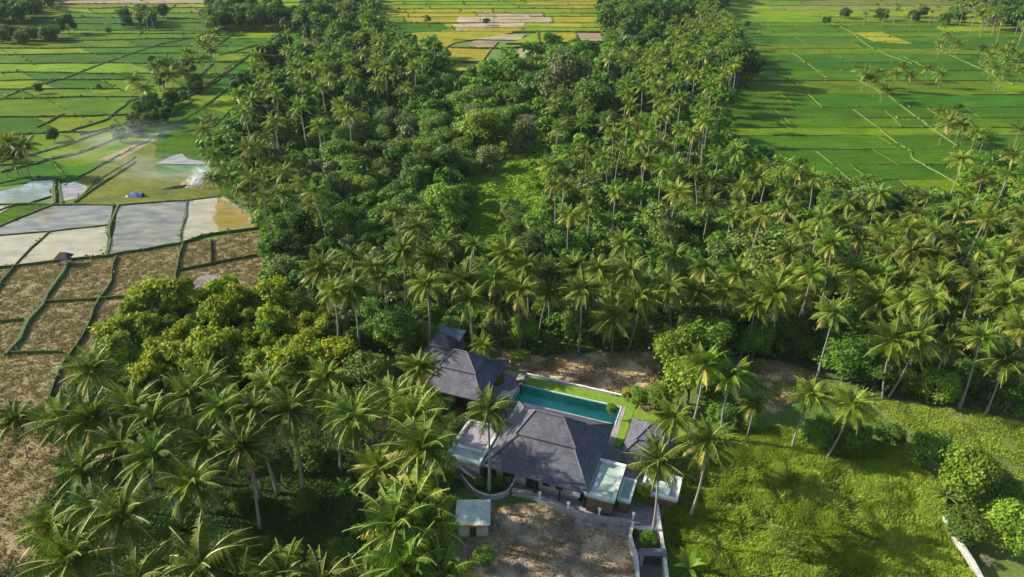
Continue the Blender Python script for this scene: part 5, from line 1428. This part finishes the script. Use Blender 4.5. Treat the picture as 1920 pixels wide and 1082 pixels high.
# ------------------------------------------------------------------ smoke of the straw fire, and thin air
def vol_box(name, x0, x1, y0, y1, z0, z1):
    m = MB(); m.box(x0, x1, y0, y1, z0, z1); return m
def smoke(px, py, h, size, rot, dens, seed, label):
    x, y = at(px, py, h)
    m, t, p = newmat('smoke')
    for n_ in list(t.nodes):
        if n_.type != 'OUTPUT_MATERIAL': t.nodes.remove(n_)
    pv = t.nodes.new('ShaderNodeVolumePrincipled'); pv.inputs['Color'].default_value = (.80, .88, .97, 1); pv.inputs['Anisotropy'].default_value = .2
    tc = t.nodes.new('ShaderNodeTexCoord')
    ln = t.nodes.new('ShaderNodeVectorMath'); ln.operation = 'LENGTH'; t.links.new(tc.outputs['Object'], ln.inputs[0])
    mr = t.nodes.new('ShaderNodeMapRange'); mr.inputs['From Min'].default_value = 1; mr.inputs['From Max'].default_value = .1; mr.inputs['To Min'].default_value = 0; mr.inputs['To Max'].default_value = 1
    t.links.new(ln.outputs['Value'], mr.inputs['Value'])
    ns = t.nodes.new('ShaderNodeTexNoise'); ns.inputs['Scale'].default_value = 2.4; ns.inputs['Detail'].default_value = 4
    mp = t.nodes.new('ShaderNodeMapping'); mp.inputs['Location'].default_value = (seed, seed * 2.3, 0); t.links.new(tc.outputs['Object'], mp.inputs[0]); t.links.new(mp.outputs[0], ns.inputs['Vector'])
    r2 = t.nodes.new('ShaderNodeMapRange'); r2.inputs['From Min'].default_value = .42; r2.inputs['From Max'].default_value = .72; t.links.new(ns.outputs['Fac'], r2.inputs['Value'])
    a = t.nodes.new('ShaderNodeMath'); a.operation = 'MULTIPLY'; t.links.new(mr.outputs[0], a.inputs[0]); t.links.new(r2.outputs[0], a.inputs[1])
    b = t.nodes.new('ShaderNodeMath'); b.operation = 'MULTIPLY'; b.inputs[1].default_value = dens; t.links.new(a.outputs[0], b.inputs[0])
    t.links.new(b.outputs[0], pv.inputs['Density']); t.links.new(pv.outputs[0], t.nodes['Material Output'].inputs['Volume'])
    bm = bmesh.new(); bmesh.ops.create_icosphere(bm, subdivisions=2, radius=1.0)
    me = bpy.data.meshes.new('smoke'); bm.to_mesh(me); bm.free(); me.materials.append(m)
    o = link('smoke', me); o.location = (x, y, h); o.scale = size; o.rotation_euler = rot
    tag(o, label, 'smoke', kind='stuff')
smoke(364, 338, 2.2, (2.4, 1.8, 1.6), (0, 0, .3), 1.5, 1, 'dense white smoke rising from the burning straw heap')
smoke(378, 322, 4.2, (3.4, 2.8, 2.4), (0, .2, .9), .5, 3, 'paler puff of smoke above the burning straw heap')
smoke(318, 318, 4.5, (26, 8, 4.2), (0, .06, -.12), .06, 4, 'thin veil of smoke drifting left over the grass plots')
smoke(215, 262, 6.5, (26, 5, 5), (0, .05, 1.0), .08, 9, 'bluish smoke trail crossing the diagonal ditch')
mh, t, p = newmat('haze')
for n_ in list(t.nodes):
    if n_.type != 'OUTPUT_MATERIAL': t.nodes.remove(n_)
pv = t.nodes.new('ShaderNodeVolumePrincipled'); pv.inputs['Color'].default_value = (.80, .88, 1.0, 1); pv.inputs['Density'].default_value = 0.00004
t.links.new(pv.outputs[0], t.nodes['Material Output'].inputs['Volume'])
hz = MB(); hz.box(-4100, 4100, -4100, 4100, -5, 72)
tag(hz.build('haze', mh), 'thin pale haze in the air over the fields', 'haze', kind='stuff')
